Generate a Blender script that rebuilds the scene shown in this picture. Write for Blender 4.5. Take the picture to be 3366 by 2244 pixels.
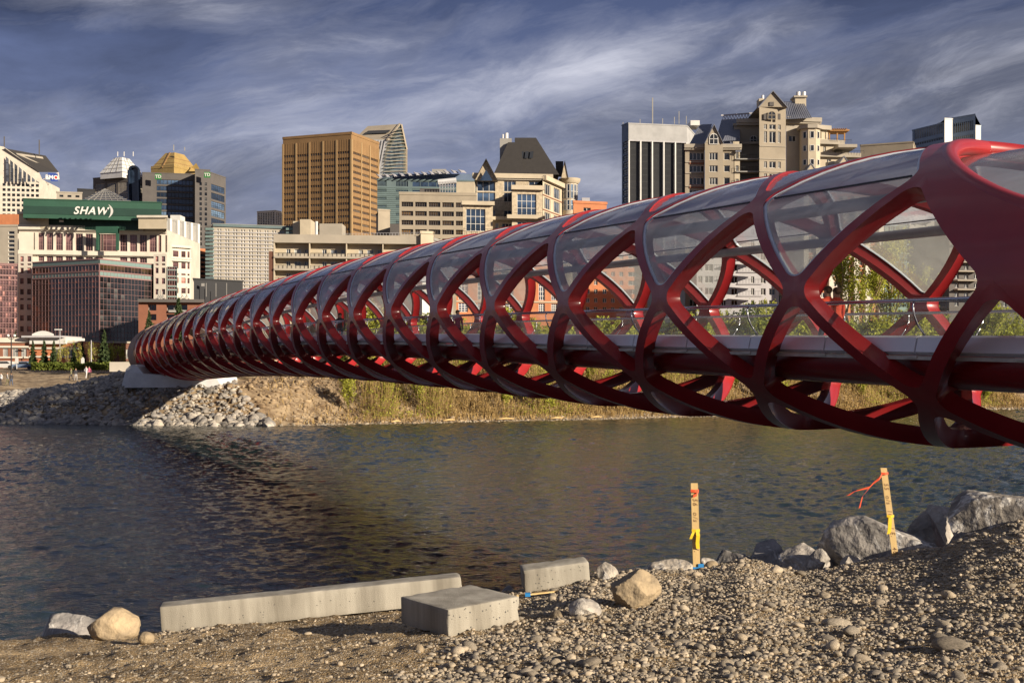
import bpy, math, random
import numpy as np
from mathutils import Vector, Matrix, noise as mnoise
for _o in list(bpy.data.objects): bpy.data.objects.remove(_o)
random.seed(7); rng = np.random.default_rng(7)
SC = bpy.context.scene; COL = SC.collection
R = math.radians
# ---------------- camera, world, sun, exposure ----------------
FPX = 3890.0; CAMZ = 5.5; VH = 1200.0          # focal length in photo pixels, eye height over the river, horizon row
cd = bpy.data.cameras.new('camera'); cam = bpy.data.objects.new('camera', cd); COL.objects.link(cam)
cam.location = (0, 0, CAMZ); cam.rotation_euler = (R(90), 0, 0)
cd.sensor_width = 36.0; cd.lens = 36.0*FPX/3366.0; cd.shift_y = (VH-1122.0)/3366.0
cd.clip_start = 0.1; cd.clip_end = 9000.0
SC.camera = cam
SUN_EL, SUN_AZ = R(17.5), math.atan2(0.82, -0.57)
sdir = Vector((math.sin(SUN_AZ)*math.cos(SUN_EL), math.cos(SUN_AZ)*math.cos(SUN_EL), math.sin(SUN_EL)))
sl = bpy.data.lights.new('sun', 'SUN'); sl.energy = 4.7; sl.angle = R(0.6); sl.color = (1.0, 0.86, 0.67)
sun = bpy.data.objects.new('sun', sl); COL.objects.link(sun)
sun.rotation_euler = sdir.to_track_quat('Z', 'Y').to_euler(); sun.location = (40, -40, 60)
W = bpy.data.worlds.new('World'); SC.world = W; W.use_nodes = True
def N(nt, t, **kw):
    n = nt.nodes.new(t)
    for k, v in kw.items():
        if k.startswith('i_'): n.inputs[int(k[2:]) if k[2:].isdigit() else k[2:].replace('_', ' ')].default_value = v
        else: setattr(n, k, v)
    return n
def ramp(nt, stops, interp='LINEAR'):
    n = nt.nodes.new('ShaderNodeValToRGB'); cr = n.color_ramp; cr.interpolation = interp
    while len(cr.elements) < len(stops): cr.elements.new(0.5)
    for e, (p, c) in zip(cr.elements, stops):
        e.position = p; e.color = c if len(c) == 4 else (*c, 1)
    return n
def mixc(nt, fac, a, b, blend='MIX'):
    n = nt.nodes.new('ShaderNodeMix'); n.data_type = 'RGBA'; n.blend_type = blend
    for s, v in ((0, fac), (6, a), (7, b)):
        if isinstance(v, (int, float)): n.inputs[s].default_value = v
        elif isinstance(v, tuple): n.inputs[s].default_value = v if len(v) == 4 else (*v, 1)
        else: nt.links.new(v, n.inputs[s])
    return n.outputs[2]
def mth(nt, op, a, b=None, c=None, clamp=False):
    n = nt.nodes.new('ShaderNodeMath'); n.operation = op; n.use_clamp = clamp
    for s, v in ((0, a), (1, b), (2, c)):
        if v is None: continue
        if isinstance(v, (int, float)): n.inputs[s].default_value = v
        else: nt.links.new(v, n.inputs[s])
    return n.outputs[0]
def build_world():
    nt = W.node_tree; nt.nodes.clear(); L = nt.links.new
    out = N(nt, 'ShaderNodeOutputWorld'); bg = N(nt, 'ShaderNodeBackground'); bg.inputs[1].default_value = 0.102
    sky = N(nt, 'ShaderNodeTexSky'); sky.sky_type = 'NISHITA'; sky.sun_disc = False
    sky.sun_elevation = SUN_EL; sky.sun_rotation = SUN_AZ; sky.altitude = 1000
    tc = N(nt, 'ShaderNodeTexCoord'); sp = N(nt, 'ShaderNodeSeparateXYZ'); L(tc.outputs['Generated'], sp.inputs[0])
    z = mth(nt, 'MAXIMUM', sp.outputs[2], 0.0)
    az = mth(nt, 'ARCTAN2', sp.outputs[0], sp.outputs[1]); el = mth(nt, 'ARCSINE', z)
    cb = N(nt, 'ShaderNodeCombineXYZ'); L(az, cb.inputs[0]); L(el, cb.inputs[1])
    wn = N(nt, 'ShaderNodeTexNoise'); wn.inputs['Scale'].default_value = 3.2; wn.inputs['Detail'].default_value = 5; L(cb.outputs[0], wn.inputs[0])
    wv = N(nt, 'ShaderNodeVectorMath'); wv.operation = 'MULTIPLY_ADD'; L(wn.outputs['Color'], wv.inputs[0]); wv.inputs[1].default_value = (0.16, 0.07, 0); L(cb.outputs[0], wv.inputs[2])
    def cloud(rot, scale, loc, nscale, detail, dist, rough=0.6):
        m = N(nt, 'ShaderNodeMapping'); m.vector_type = 'POINT'; m.inputs['Scale'].default_value = scale; m.inputs['Location'].default_value = loc
        m0 = N(nt, 'ShaderNodeMapping'); m0.inputs['Rotation'].default_value = (0, 0, R(rot)); L(wv.outputs[0], m0.inputs[0]); L(m0.outputs[0], m.inputs[0])
        n = N(nt, 'ShaderNodeTexNoise'); n.inputs['Scale'].default_value = nscale; n.inputs['Detail'].default_value = detail
        n.inputs['Roughness'].default_value = rough; n.inputs['Distortion'].default_value = dist; L(m.outputs[0], n.inputs[0])
        return n.outputs[0]
    def blob(a0, e0, sa, se, sl_, amp):
        da = mth(nt, 'SUBTRACT', az, a0); de = mth(nt, 'MULTIPLY_ADD', da, -sl_, mth(nt, 'SUBTRACT', el, e0))
        q = mth(nt, 'ADD', mth(nt, 'POWER', mth(nt, 'ABSOLUTE', mth(nt, 'DIVIDE', da, sa)), 2.0), mth(nt, 'POWER', mth(nt, 'ABSOLUTE', mth(nt, 'DIVIDE', de, se)), 2.0))
        return mth(nt, 'MULTIPLY', mth(nt, 'POWER', 2.718, mth(nt, 'MULTIPLY', q, -1.0)), amp)
    c1 = cloud(-5, (1.0, 3.6, 1), (1.3, 0.4, 0), 2.4, 8, 0.3, 0.60)       # bands
    c2 = cloud(-11, (1.0, 4.2, 1), (4.1, 2.6, 0), 8.5, 12, 0.45, 0.68)      # torn wisps
    c3 = cloud(-8, (1.0, 2.2, 1), (2.7, 5.1, 0), 1.6, 4, 0.2, 0.5)         # big patches
    a = mth(nt, 'MULTIPLY', c1, 0.44); a = mth(nt, 'MULTIPLY_ADD', c2, 0.28, a); a = mth(nt, 'MULTIPLY_ADD', c3, 0.42, a)
    for g in ((0.05, 0.245, 0.14, 0.022, 0.22, 0.11), (-0.12, 0.185, 0.16, 0.026, 0.10, 0.06), (0.33, 0.20, 0.16, 0.045, -0.10, 0.05), (-0.30, 0.285, 0.14, 0.018, 0.05, 0.07), (0.0, 0.30, 0.5, 0.03, 0.0, -0.05), (-0.33, 0.24, 0.14, 0.03, 0.1, -0.05), (0.20, 0.285, 0.10, 0.014, 0.1, 0.06)):
        a = mth(nt, 'ADD', a, blob(*g))
    rp = ramp(nt, [(0.50, (0, 0, 0)), (0.58, (0.12,)*3), (0.66, (0.40,)*3), (0.80, (1, 1, 1))]); L(a, rp.inputs[0])
    tint = mixc(nt, 1.0, sky.outputs[0], (0.17, 0.19, 0.33), 'MULTIPLY')
    deep = mixc(nt, 0.5, tint, (0.32, 0.40, 0.70))
    hz = ramp(nt, [(0.0, (1.0,)*3), (0.10, (0.85,)*3), (0.18, (0.42,)*3), (0.30, (0.08,)*3), (0.6, (0.0,)*3)]); L(z, hz.inputs[0])
    hor = mixc(nt, hz.outputs[0], deep, (1.50, 1.68, 2.45))
    dk = cloud(-10, (1.0, 3.2, 1), (9.1, 5.6, 0), 2.2, 9, 0.5)
    dr = ramp(nt, [(0.36, (0.52,)*3), (0.62, (1.12,)*3)]); L(dk, dr.inputs[0])
    hor = mixc(nt, 1.0, hor, dr.outputs[0], 'MULTIPLY')
    col = mixc(nt, rp.outputs[0], hor, (4.3, 4.35, 4.9))
    L(col, bg.inputs[0]); L(bg.outputs[0], out.inputs[0])
build_world()
vs = SC.view_settings; vs.view_transform = 'Standard'; vs.look = 'None'; vs.exposure = 0.84; vs.gamma = 1.0; vs.use_curve_mapping = False
SC.render.engine = 'CYCLES'; SC.cycles.max_bounces = 7; SC.cycles.transparent_max_bounces = 24
SC.cycles.diffuse_bounces = 3; SC.cycles.glossy_bounces = 3; SC.cycles.caustics_reflective = False; SC.cycles.caustics_refractive = False
SC.cycles.sample_clamp_indirect = 6.0

# ---------------- helpers ----------------
def zv(v, Y): return CAMZ + (VH-v)*Y/FPX
def xu(u, Y): return (u-1683.0)*Y/FPX
def at(u, v, Y): return Vector((xu(u, Y), Y, zv(v, Y)))
class MB:
    def __init__(s): s.v = []; s.f = []; s.m = []
    def add(s, vs, fs, mi=0):
        b = len(s.v); s.v += [tuple(p) for p in vs]; s.f += [tuple(b+i for i in f) for f in fs]; s.m += [mi]*len(fs); return s
    def quad(s, a, b, c, d, mi=0): return s.add([a, b, c, d], [(0, 1, 2, 3)], mi)
    def box(s, c, d, mi=0, rz=0.0, ax=None):
        hx, hy, hz = d[0]/2, d[1]/2, d[2]/2
        M = ax if ax is not None else Matrix.Rotation(rz, 3, 'Z'); c = Vector(c)
        vs = [c + M @ Vector((x*hx, y*hy, z*hz)) for z in (-1, 1) for y in (-1, 1) for x in (-1, 1)]
        return s.add(vs, [(0, 2, 3, 1), (4, 5, 7, 6), (0, 1, 5, 4), (2, 6, 7, 3), (0, 4, 6, 2), (1, 3, 7, 5)], mi)
    def bar(s, a, b, w, h=None, mi=0):
        a, b = Vector(a), Vector(b); d = b-a; l = d.length
        if l < 1e-6: return s
        return s.box((a+b)/2, (w, h or w, l), mi, ax=d.to_track_quat('Z', 'Y').to_matrix())
    def tube(s, pts, r, n=8, mi=0, cap=True):
        pts = [Vector(p) for p in pts]; rs = r if isinstance(r, (list, tuple)) else [r]*len(pts)
        b = len(s.v); up = Vector((0, 0, 1))
        for i, p in enumerate(pts):
            d = (pts[min(i+1, len(pts)-1)]-pts[max(i-1, 0)]).normalized()
            u = up if abs(d.z) < 0.9 else Vector((1, 0, 0))
            x = d.cross(u).normalized(); y = x.cross(d)
            for k in range(n):
                t = 2*math.pi*k/n; s.v.append(tuple(p+(x*math.cos(t)+y*math.sin(t))*rs[i]))
        for i in range(len(pts)-1):
            for k in range(n):
                k2 = (k+1) % n; s.f.append((b+i*n+k, b+i*n+k2, b+(i+1)*n+k2, b+(i+1)*n+k)); s.m.append(mi)
        if cap:
            s.f.append(tuple(b+k for k in reversed(range(n)))); s.m.append(mi)
            e = b+(len(pts)-1)*n; s.f.append(tuple(e+k for k in range(n))); s.m.append(mi)
        return s
    def prism(s, poly, z0, z1, mi=0, top=None, zs=None):
        n = len(poly); z0s = [z0]*n if not isinstance(z0, (list, tuple)) else z0; z1s = [z1]*n if not isinstance(z1, (list, tuple)) else z1
        vs = [(p[0], p[1], z0s[i]) for i, p in enumerate(poly)] + [(p[0], p[1], z1s[i]) for i, p in enumerate(poly)]
        fs = [(i, (i+1) % n, n+(i+1) % n, n+i) for i in range(n)] + [tuple(range(n, 2*n)), tuple(reversed(range(n)))]
        return s.add(vs, fs, mi)
    def mesh(s, name, mats, smooth=False, angle=None):
        me = bpy.data.meshes.new(name); me.from_pydata(s.v, [], s.f)
        for m in (mats if isinstance(mats, (list, tuple)) else [mats]): me.materials.append(m)
        if any(s.m): me.polygons.foreach_set('material_index', s.m)
        if smooth:
            me.polygons.foreach_set('use_smooth', [True]*len(me.polygons))
            if angle: me.set_sharp_from_angle(angle=R(angle))
        me.update(); return me
def tag(o, label=None, cat=None, group=None, kind=None):
    if label: o['label'] = label
    if cat: o['category'] = cat
    if group: o['group'] = group
    if kind: o['kind'] = kind
    return o
def link(name, me, parent=None, loc=None, rot=None, scale=None):
    o = bpy.data.objects.new(name, me); COL.objects.link(o)
    if parent is not None:
        o.parent = parent
        pw = parent.get('_w'); pw = Vector(pw) if pw is not None else Vector((0, 0, 0))
        o.location = (Vector(loc) if loc is not None else Vector((0, 0, 0))) - pw
    elif loc is not None: o.location = loc
    o['_w'] = tuple(Vector(loc)) if loc is not None else (0.0, 0.0, 0.0)
    if rot is not None: o.rotation_euler = rot
    if scale is not None: o.scale = scale if hasattr(scale, '__len__') else (scale,)*3
    return o
def part(name, mb, mats, parent, smooth=False, angle=None, kind=None):
    o = link(name, mb.mesh(name, mats, smooth, angle), parent)
    if kind: o['kind'] = kind
    return o
def thing(name, loc, label, cat, group=None):
    o = link(name, None, None, loc); o.empty_display_size = 0.3; return tag(o, label, cat, group)

# ---------------- materials ----------------
def mat(name, col, rough=0.7, col2=None, nscale=2.0, bump=0.0, bscale=30.0, metal=0.0, spec=0.5, streak=False, coat=0.0, detail=6, coord='Object', facs=(0.35, 0.65), trans=None):
    m = bpy.data.materials.new(name); m.use_nodes = True; nt = m.node_tree; L = nt.links.new
    p = nt.nodes['Principled BSDF']; p.inputs['Roughness'].default_value = rough; p.inputs['Metallic'].default_value = metal
    p.inputs['Specular IOR Level'].default_value = spec; p.inputs['Base Color'].default_value = (*col, 1)
    if coat: p.inputs['Coat Weight'].default_value = coat; p.inputs['Coat Roughness'].default_value = 0.08
    tc = N(nt, 'ShaderNodeTexCoord')
    src = tc.outputs[coord]
    if col2:
        mp = N(nt, 'ShaderNodeMapping'); L(src, mp.inputs[0])
        if streak: mp.inputs['Scale'].default_value = (1, 1, 0.12)
        n = N(nt, 'ShaderNodeTexNoise'); n.inputs['Scale'].default_value = nscale; n.inputs['Detail'].default_value = detail; n.inputs['Roughness'].default_value = 0.62
        L(mp.outputs[0], n.inputs[0]); rp = ramp(nt, [(facs[0], (0, 0, 0)), (facs[1], (1, 1, 1))]); L(n.outputs[0], rp.inputs[0])
        cc = mixc(nt, rp.outputs[0], tuple(col), tuple(col2))
        if name.startswith('g_'):        # every pane differs a little: blinds, lit rooms, reflections
            oi = N(nt, 'ShaderNodeObjectInfo'); rr_ = ramp(nt, [(0.0, (0.35,)*3), (0.55, (1.0,)*3), (0.82, (1.6,)*3), (0.90, (3.2, 3.0, 2.6)), (1.0, (4.2, 3.9, 3.2))]); L(oi.outputs['Random'], rr_.inputs[0]); cc = mixc(nt, 1.0, cc, rr_.outputs[0], 'MULTIPLY')
        L(cc, p.inputs['Base Color'])
    if bump:
        n2 = N(nt, 'ShaderNodeTexNoise'); n2.inputs['Scale'].default_value = bscale; n2.inputs['Detail'].default_value = 6; L(src, n2.inputs[0])
        b = N(nt, 'ShaderNodeBump'); b.inputs['Strength'].default_value = bump; b.inputs['Distance'].default_value = 0.05
        L(n2.outputs[0], b.inputs['Height']); L(b.outputs[0], p.inputs['Normal'])
    return m
M = {}
M['red'] = mat('red_paint', (0.34, 0.018, 0.020), 0.38, (0.27, 0.014, 0.017), 0.9, bump=0.05, bscale=2.2, coat=0.34)
M['pale'] = mat('pale_gray_paint', (0.84, 0.83, 0.86), 0.30, (0.76, 0.76, 0.80), 1.0, coat=0.5)
M['steel'] = mat('brushed_steel', (0.55, 0.56, 0.60), 0.22, metal=0.9)
M['gasket'] = mat('grey_gasket', (0.66, 0.72, 0.80), 0.3, (0.55, 0.62, 0.70), 3)
M['trough'] = mat('grey_trough', (0.36, 0.37, 0.40), 0.4, (0.28, 0.29, 0.32), 2)
M['ledge'] = mat('beige_ledge', (0.62, 0.58, 0.50), 0.6, (0.45, 0.42, 0.37), 3)
M['dark'] = mat('dark_metal', (0.03, 0.03, 0.035), 0.5)
M['floor'] = mat('deck_concrete', (0.42, 0.41, 0.40), 0.8, (0.34, 0.33, 0.32), 2)
M['whitecon'] = mat('white_concrete', (0.72, 0.72, 0.72), 0.75, (0.60, 0.60, 0.61), 1.2, bump=0.1, bscale=12)
def glass_mat(name, tint, alpha, rough=0.06, diff=(0.5, 0.52, 0.5), refl=0.5):
    m = bpy.data.materials.new(name); m.use_nodes = True; nt = m.node_tree; nt.nodes.clear(); L = nt.links.new
    out = N(nt, 'ShaderNodeOutputMaterial'); tr = N(nt, 'ShaderNodeBsdfTransparent'); tr.inputs[0].default_value = (*tint, 1)
    df = N(nt, 'ShaderNodeBsdfDiffuse'); df.inputs[0].default_value = (*diff, 1)
    tl = N(nt, 'ShaderNodeBsdfTranslucent'); tl.inputs[0].default_value = (*diff, 1)
    ms0 = N(nt, 'ShaderNodeMixShader'); ms0.inputs[0].default_value = 0.5; L(df.outputs[0], ms0.inputs[1]); L(tl.outputs[0], ms0.inputs[2])
    tc = N(nt, 'ShaderNodeTexCoord'); n = N(nt, 'ShaderNodeTexNoise'); n.inputs['Scale'].default_value = 1.6; n.inputs['Detail'].default_value = 5; L(tc.outputs['Object'], n.inputs[0])
    a = mth(nt, 'MULTIPLY_ADD', n.outputs[0], 0.22, alpha-0.11)
    ms = N(nt, 'ShaderNodeMixShader'); L(a, ms.inputs[0]); L(tr.outputs[0], ms.inputs[1]); L(ms0.outputs[0], ms.inputs[2])
    gl = N(nt, 'ShaderNodeBsdfGlossy'); gl.inputs['Roughness'].default_value = rough
    b = N(nt, 'ShaderNodeBump'); b.inputs['Strength'].default_value = 0.06; b.inputs['Distance'].default_value = 0.05; L(n.outputs[0], b.inputs['Height']); L(b.outputs[0], gl.inputs['Normal'])
    fr = N(nt, 'ShaderNodeFresnel'); ge = N(nt, 'ShaderNodeNewGeometry'); io = mth(nt, 'MULTIPLY_ADD', ge.outputs['Backfacing'], 1/1.5-1.5, 1.5); L(io, fr.inputs[0])
    f = mth(nt, 'MULTIPLY_ADD', fr.outputs[0], 0.85, refl*0.2, clamp=True)
    m2 = N(nt, 'ShaderNodeMixShader'); L(f, m2.inputs[0]); L(ms.outputs[0], m2.inputs[1]); L(gl.outputs[0], m2.inputs[2]); L(m2.outputs[0], out.inputs[0])
    return m
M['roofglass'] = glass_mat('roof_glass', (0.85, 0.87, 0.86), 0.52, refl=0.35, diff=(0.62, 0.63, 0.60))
M['railglass'] = glass_mat('rail_glass', (0.95, 0.98, 0.96), 0.11, refl=0.0)
M['redbrown'] = mat('weathered_collar', (0.22, 0.13, 0.10), 0.7, (0.30, 0.20, 0.14), 1.0)
M['roofglass2'] = glass_mat('upper_roof_glass', (0.85, 0.87, 0.90), 0.78, refl=0.9, diff=(0.60, 0.63, 0.70))  # pale blue diffuse stands in for the sky mirrored in the upper panes
# ---------------- the bridge ----------------
BS, BN0, BK, BUI = 5.0, 4.093, 13689.0, -80.0
TH = math.atan((1683.0-BUI)/FPX); CT, ST = math.cos(TH), math.sin(TH)
BA, BB = 4.14, 3.17
BXC = BS*CT*BK/FPX
ZP = [1.90475232e-02, -9.24997631e-01, 6.94342338e+00, 9.52819317e+01, 1.14552887e+03]
def zside(n): return CAMZ + float(np.polyval(ZP, n))*BS*CT/FPX
def tk(k): return R(45*k - 4*math.sin(math.pi*k/2))
def sec(n, e, z):            # station n, e metres in from the near wall plane, z above the side nodes
    Y = (n+BN0)*BS*CT; X = BXC - Y*math.tan(TH)
    return Vector((X+e*CT, Y+e*ST, zside(n)+z))
def SP(n, k, d=0.0):         # point on the tube, d metres below its skin
    t = tk(k); z = (BB-d)*math.sin(t)
    if n < 1.4 and z > 0: z -= 0.11*(1.4-n)**1.3*math.sin(t)**4     # the roof dips towards the portal
    return sec(n, BA-(BA-d)*math.cos(t), z)
LK = 2.72                     # metres of skin per eighth turn
def hole_poly(inset, rad, M_=5, M2=6):
    """rounded diamond in cell coords (dn, dk); returns 4 sides, each a list of (point, t along the side)"""
    hx, hy = 0.5*BS, LK
    corners = [(hx, 0), (0, hy), (-hx, 0), (0, -hy)]
    Ls = math.hypot(hx, hy); sides = []
    ins = inset+rad
    sc = 1 - ins*Ls/(hx*hy)
    ic = [(x*sc, y*sc) for x, y in corners]
    nrm = []
    for i in range(4):
        a, b = corners[i], corners[(i+1) % 4]; dx, dy = b[0]-a[0], b[1]-a[1]; nrm.append((dy/Ls, -dx/Ls))
    ang = [math.atan2(n[1], n[0]) for n in nrm]
    for i in range(4):
        a0 = math.atan2(corners[i][1], corners[i][0]); a1 = math.atan2(corners[(i+1) % 4][1], corners[(i+1) % 4][0])
        am = ang[i]
        while am-a0 > math.pi: am -= 2*math.pi
        while am-a0 < -math.pi: am += 2*math.pi
        while a1-am > math.pi: a1 -= 2*math.pi
        while a1-am < -math.pi: a1 += 2*math.pi
        pts = []
        for j in range(M_+1):
            t = a0+(am-a0)*j/M_; pts.append((ic[i][0]+rad*math.cos(t), ic[i][1]+rad*math.sin(t)))
        pa = pts[-1]; c2 = ic[(i+1) % 4]; pb = (c2[0]+rad*math.cos(am), c2[1]+rad*math.sin(am))
        for j in range(1, M2): pts.append((pa[0]+(pb[0]-pa[0])*j/M2, pa[1]+(pb[1]-pa[1])*j/M2))
        for j in range(M_+1):
            t = am+(a1-am)*j/M_; pts.append((c2[0]+rad*math.cos(t), c2[1]+rad*math.sin(t)))
        A, B = corners[i], corners[(i+1) % 4]; dx, dy = (B[0]-A[0])/Ls, (B[1]-A[1])/Ls
        ts = [(p[0]-A[0])*dx+(p[1]-A[1])*dy for p in pts]; t0, t1 = ts[0], ts[-1]
        sides.append([((p[0]/BS, p[1]/LK), (t-t0)/(t1-t0)) for p, t in zip(pts, ts)])
    return sides
RIBW, RIBD, CH = 0.122, 0.38, 0.026
def solid_cell(nc, kc): return (nc <= -0.4 and 0 <= kc <= 4) or (abs(nc-0.5) < .1 and kc == 2) or (abs(nc) < .1 and kc in (1, 3))
def build_bridge():
    root = thing('footbridge', sec(11, BA, -BB), 'red helical lattice footbridge with glass roof spanning the river', 'bridge')
    H0 = hole_poly(RIBW+CH, 0.36); H1 = hole_poly(RIBW, 0.36+CH)
    HS = {0: (H0, H1), 1: (hole_poly(.098+CH, .38), hole_poly(.098, .38+CH)), 2: (hole_poly(.078+CH, .38), hole_poly(.078, .38+CH))}
    cc = [(0.5, 0), (0, 1), (-0.5, 0), (0, -1)]
    ribs = {}
    NMAX = 22.5
    cells = []
    for kc in range(8):
        n = -1.0 + (0.5 if kc % 2 == 0 else 0.0)
        while n <= NMAX+0.01:
            if not solid_cell(n, kc): cells.append((n, kc))
            n += 1.0
    for nc, kc in cells:
        H0, H1 = HS[2 if kc == 2 else 1 if kc in (1, 3) else 0]
        for i in range(4):
            A, B = cc[i], cc[(i+1) % 4]
            nm = nc+(A[0]+B[0])/2; km = (kc+(A[1]+B[1])/2) % 8
            fam = i % 2; half = 0 if km < 4 else 1
            idx = round(nm+km/2 if fam == 0 else nm-km/2, 1)
            mb = ribs.setdefault((fam, half, idx), MB())
            s0, s1 = H0[i], H1[i]; n_ = len(s0)
            cl = [(nc+A[0]+(B[0]-A[0])*t, kc+A[1]+(B[1]-A[1])*t) for _, t in s0]
            h0 = [(nc+p[0], kc+p[1]) for p, _ in s0]; h1 = [(nc+p[0], kc+p[1]) for p, _ in s1]
            rows = [[SP(a, b) for a, b in cl], [SP(a, b) for a, b in h0], [SP(a, b, CH) for a, b in h1],
                    [SP(a, b, RIBD) for a, b in h1], [SP(a, b, RIBD) for a, b in cl]]
            def strip(r0, r1):
                b = len(mb.v); mb.v += [tuple(p) for p in r0]+[tuple(p) for p in r1]
                for j in range(n_-1): mb.f.append((b+j, b+n_+j, b+n_+j+1, b+j+1)); mb.m.append(0)
            strip(rows[0], rows[1]); strip(rows[1], rows[2]); strip(rows[2], rows[3]); strip(rows[3], rows[4])
    for key in sorted(ribs, key=lambda q: (q[2], q[0], q[1])):
        mb = ribs[key]
        me = mb.mesh('rib', M['red'], True)
        o = link('rib', me, root)
    # weld + sharp edges done on the raw mesh data
    import bmesh
    for o in root.children:
        bm = bmesh.new(); bm.from_mesh(o.data); bmesh.ops.remove_doubles(bm, verts=bm.verts, dist=0.002)
        bmesh.ops.recalc_face_normals(bm, faces=bm.faces); bm.to_mesh(o.data); bm.free(); o.data.set_sharp_from_angle(angle=R(52))
    # ---- glass panes with gaskets
    GS = {1: (hole_poly(.088, 0.40), hole_poly(.180, 0.30)), 2: (hole_poly(.068, 0.40), hole_poly(.120, 0.34))}
    gps = {k_: ([p for s_ in a_ for p, _ in s_[:-1]], [p for s_ in b_ for p, _ in s_[:-1]]) for k_, (a_, b_) in GS.items()}; m_ = len(gps[1][0])
    for nc, kc in cells:
        if kc not in (1, 2, 3): continue
        gp0, gp1 = gps[2 if kc == 2 else 1]
        dd = 0.055
        mb = MB(); rings = [1.0, .72, .44, .2]
        b = 0
        for r in rings: mb.v += [tuple(SP(nc+p[0]*r, kc+p[1]*r, dd)) for p in gp0]
        mb.v.append(tuple(SP(nc, kc, dd)))
        for q in range(len(rings)-1):
            for j in range(m_):
                j2 = (j+1) % m_; mb.f.append((q*m_+j, q*m_+j2, (q+1)*m_+j2, (q+1)*m_+j)); mb.m.append(0)
        q = len(rings)-1
        for j in range(m_): mb.f.append((q*m_+j, q*m_+(j+1) % m_, len(mb.v)-1)); mb.m.append(0)
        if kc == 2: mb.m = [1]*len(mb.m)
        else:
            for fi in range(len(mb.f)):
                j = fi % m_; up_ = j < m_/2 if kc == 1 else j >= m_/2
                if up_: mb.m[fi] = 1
        g = part('glass_pane', mb, [M['roofglass'], M['roofglass2']], root, True)
        mg = MB()
        P = [[SP(nc+p[0], kc+p[1], d) for p in pp] for pp, d in ((gp0, 0.03), (gp1, 0.03), (gp1, 0.09))]
        for a_, b_ in ((0, 1), (1, 2)):
            bb = len(mg.v); mg.v += [tuple(p) for p in P[a_]+P[b_]]
            for j in range(m_): mg.f.append((bb+j, bb+(j+1) % m_, bb+m_+(j+1) % m_, bb+m_+j)); mg.m.append(0)
        if kc != 2: part('gasket', mg, M['gasket'], g)
        if kc in (1, 3):          # roof joint between the flat and the curved pane
            ms = MB(); ks = kc
            for w in (-.42, 0):
                pass
            pts = [SP(nc-.41+.82*j/8, ks+(0.02 if kc == 1 else -0.02), 0.045) for j in range(9)]
            ms.tube(pts, 0.022, 5); part('joint', ms, M['dark'], g)
    # ---- portal shell with its teardrop roof opening
    mb = MB(); NP = 144
    poly = [(1, 2), (.5, 1), (0, 0), (-.5, -1), (-1.6, -1), (-1.6, 5), (-.5, 5), (0, 4), (.5, 3), (1, 2)]
    C0 = (-.35, 2.0)
    def opening(ph):
        c, s = math.cos(ph), math.sin(ph); p = 1.42
        r = (abs(c)**p+abs(s)**p)**(-1/p); return (C0[0]+1.18*c*r, C0[1]+1.60*s*r)
    def outer(ph):
        c, s = math.cos(ph)*1.18, math.sin(ph)*1.60; best = None
        for (x0, y0), (x1, y1) in zip(poly[:-1], poly[1:]):
            ex, ey = x1-x0, y1-y0; det = c*(-ey)+s*ex
            if abs(det) < 1e-9: continue
            wx, wy = x0-C0[0], y0-C0[1]
            t = (wx*(-ey)+wy*ex)/det; u = (c*wy-s*wx)/det
            if t > 0 and -1e-6 <= u <= 1+1e-6 and (best is None or t < best): best = t
        return (C0[0]+c*best, C0[1]+s*best)
    phs = [2*math.pi*i/NP for i in range(NP)]
    for x, y in poly[:-1]: phs.append(math.atan2((y-C0[1])/1.60, (x-C0[0])/1.18) % (2*math.pi))
    phs = sorted(set(round(p, 6) for p in phs)); NP = len(phs); K = 14
    for side, d in ((0, 0.0), (1, RIBD)):
        b = len(mb.v)
        for q in range(K+1):
            f = q/K
            for ph in phs:
                o_, p_ = outer(ph), opening(ph); mb.v.append(tuple(SP(p_[0]+(o_[0]-p_[0])*f, p_[1]+(o_[1]-p_[1])*f, d)))
        for q in range(K):
            for j in range(NP):
                j2 = (j+1) % NP; mb.f.append((b+q*NP+j, b+q*NP+j2, b+(q+1)*NP+j2, b+(q+1)*NP+j)); mb.m.append(0)
    T = (K+1)*NP
    for j in range(NP):
        j2 = (j+1) % NP
        mb.f.append((j, j2, T+j2, T+j)); mb.m.append(0)
        o_ = K*NP; mb.f.append((o_+j, o_+j2, T+o_+j2, T+o_+j)); mb.m.append(0)
    part('portal_shell', mb, M['red'], root, True, 50)
    mr = MB(); loop = [SP(*opening(2*math.pi*i/120), 0.15) for i in range(121)]
    mr.tube(loop, 0.17, 12, cap=False); part('portal_rim', mr, M['red'], root, True)
    mg = MB(); gl = [opening(2*math.pi*i/72) for i in range(72)]
    for r in (1.0, .66, .33): mg.v += [tuple(SP(C0[0]+(p[0]-C0[0])*r, C0[1]+(p[1]-C0[1])*r, 0.34)) for p in gl]
    mg.v.append(tuple(SP(*C0, 0.34)))
    for q in range(2):
        for j in range(72): j2 = (j+1) % 72; mg.f.append((q*72+j, q*72+j2, (q+1)*72+j2, (q+1)*72+j)); mg.m.append(0)
    for j in range(72): mg.f.append((144+j, 144+(j+1) % 72, 216)); mg.m.append(0)
    part('glass_pane', mg, M['roofglass'], root, True)
    # ---- light troughs along both shoulders
    for k in (1, 3):
        ms = MB(); ms.tube([SP(n*0.5, k, RIBD+0.13) for n in range(1, 46)], 0.13, 8); part('light_trough', ms, M['trough'], root, True)
    # ---- deck
    NS = [n*0.25 for n in range(-15, 91)]
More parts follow.
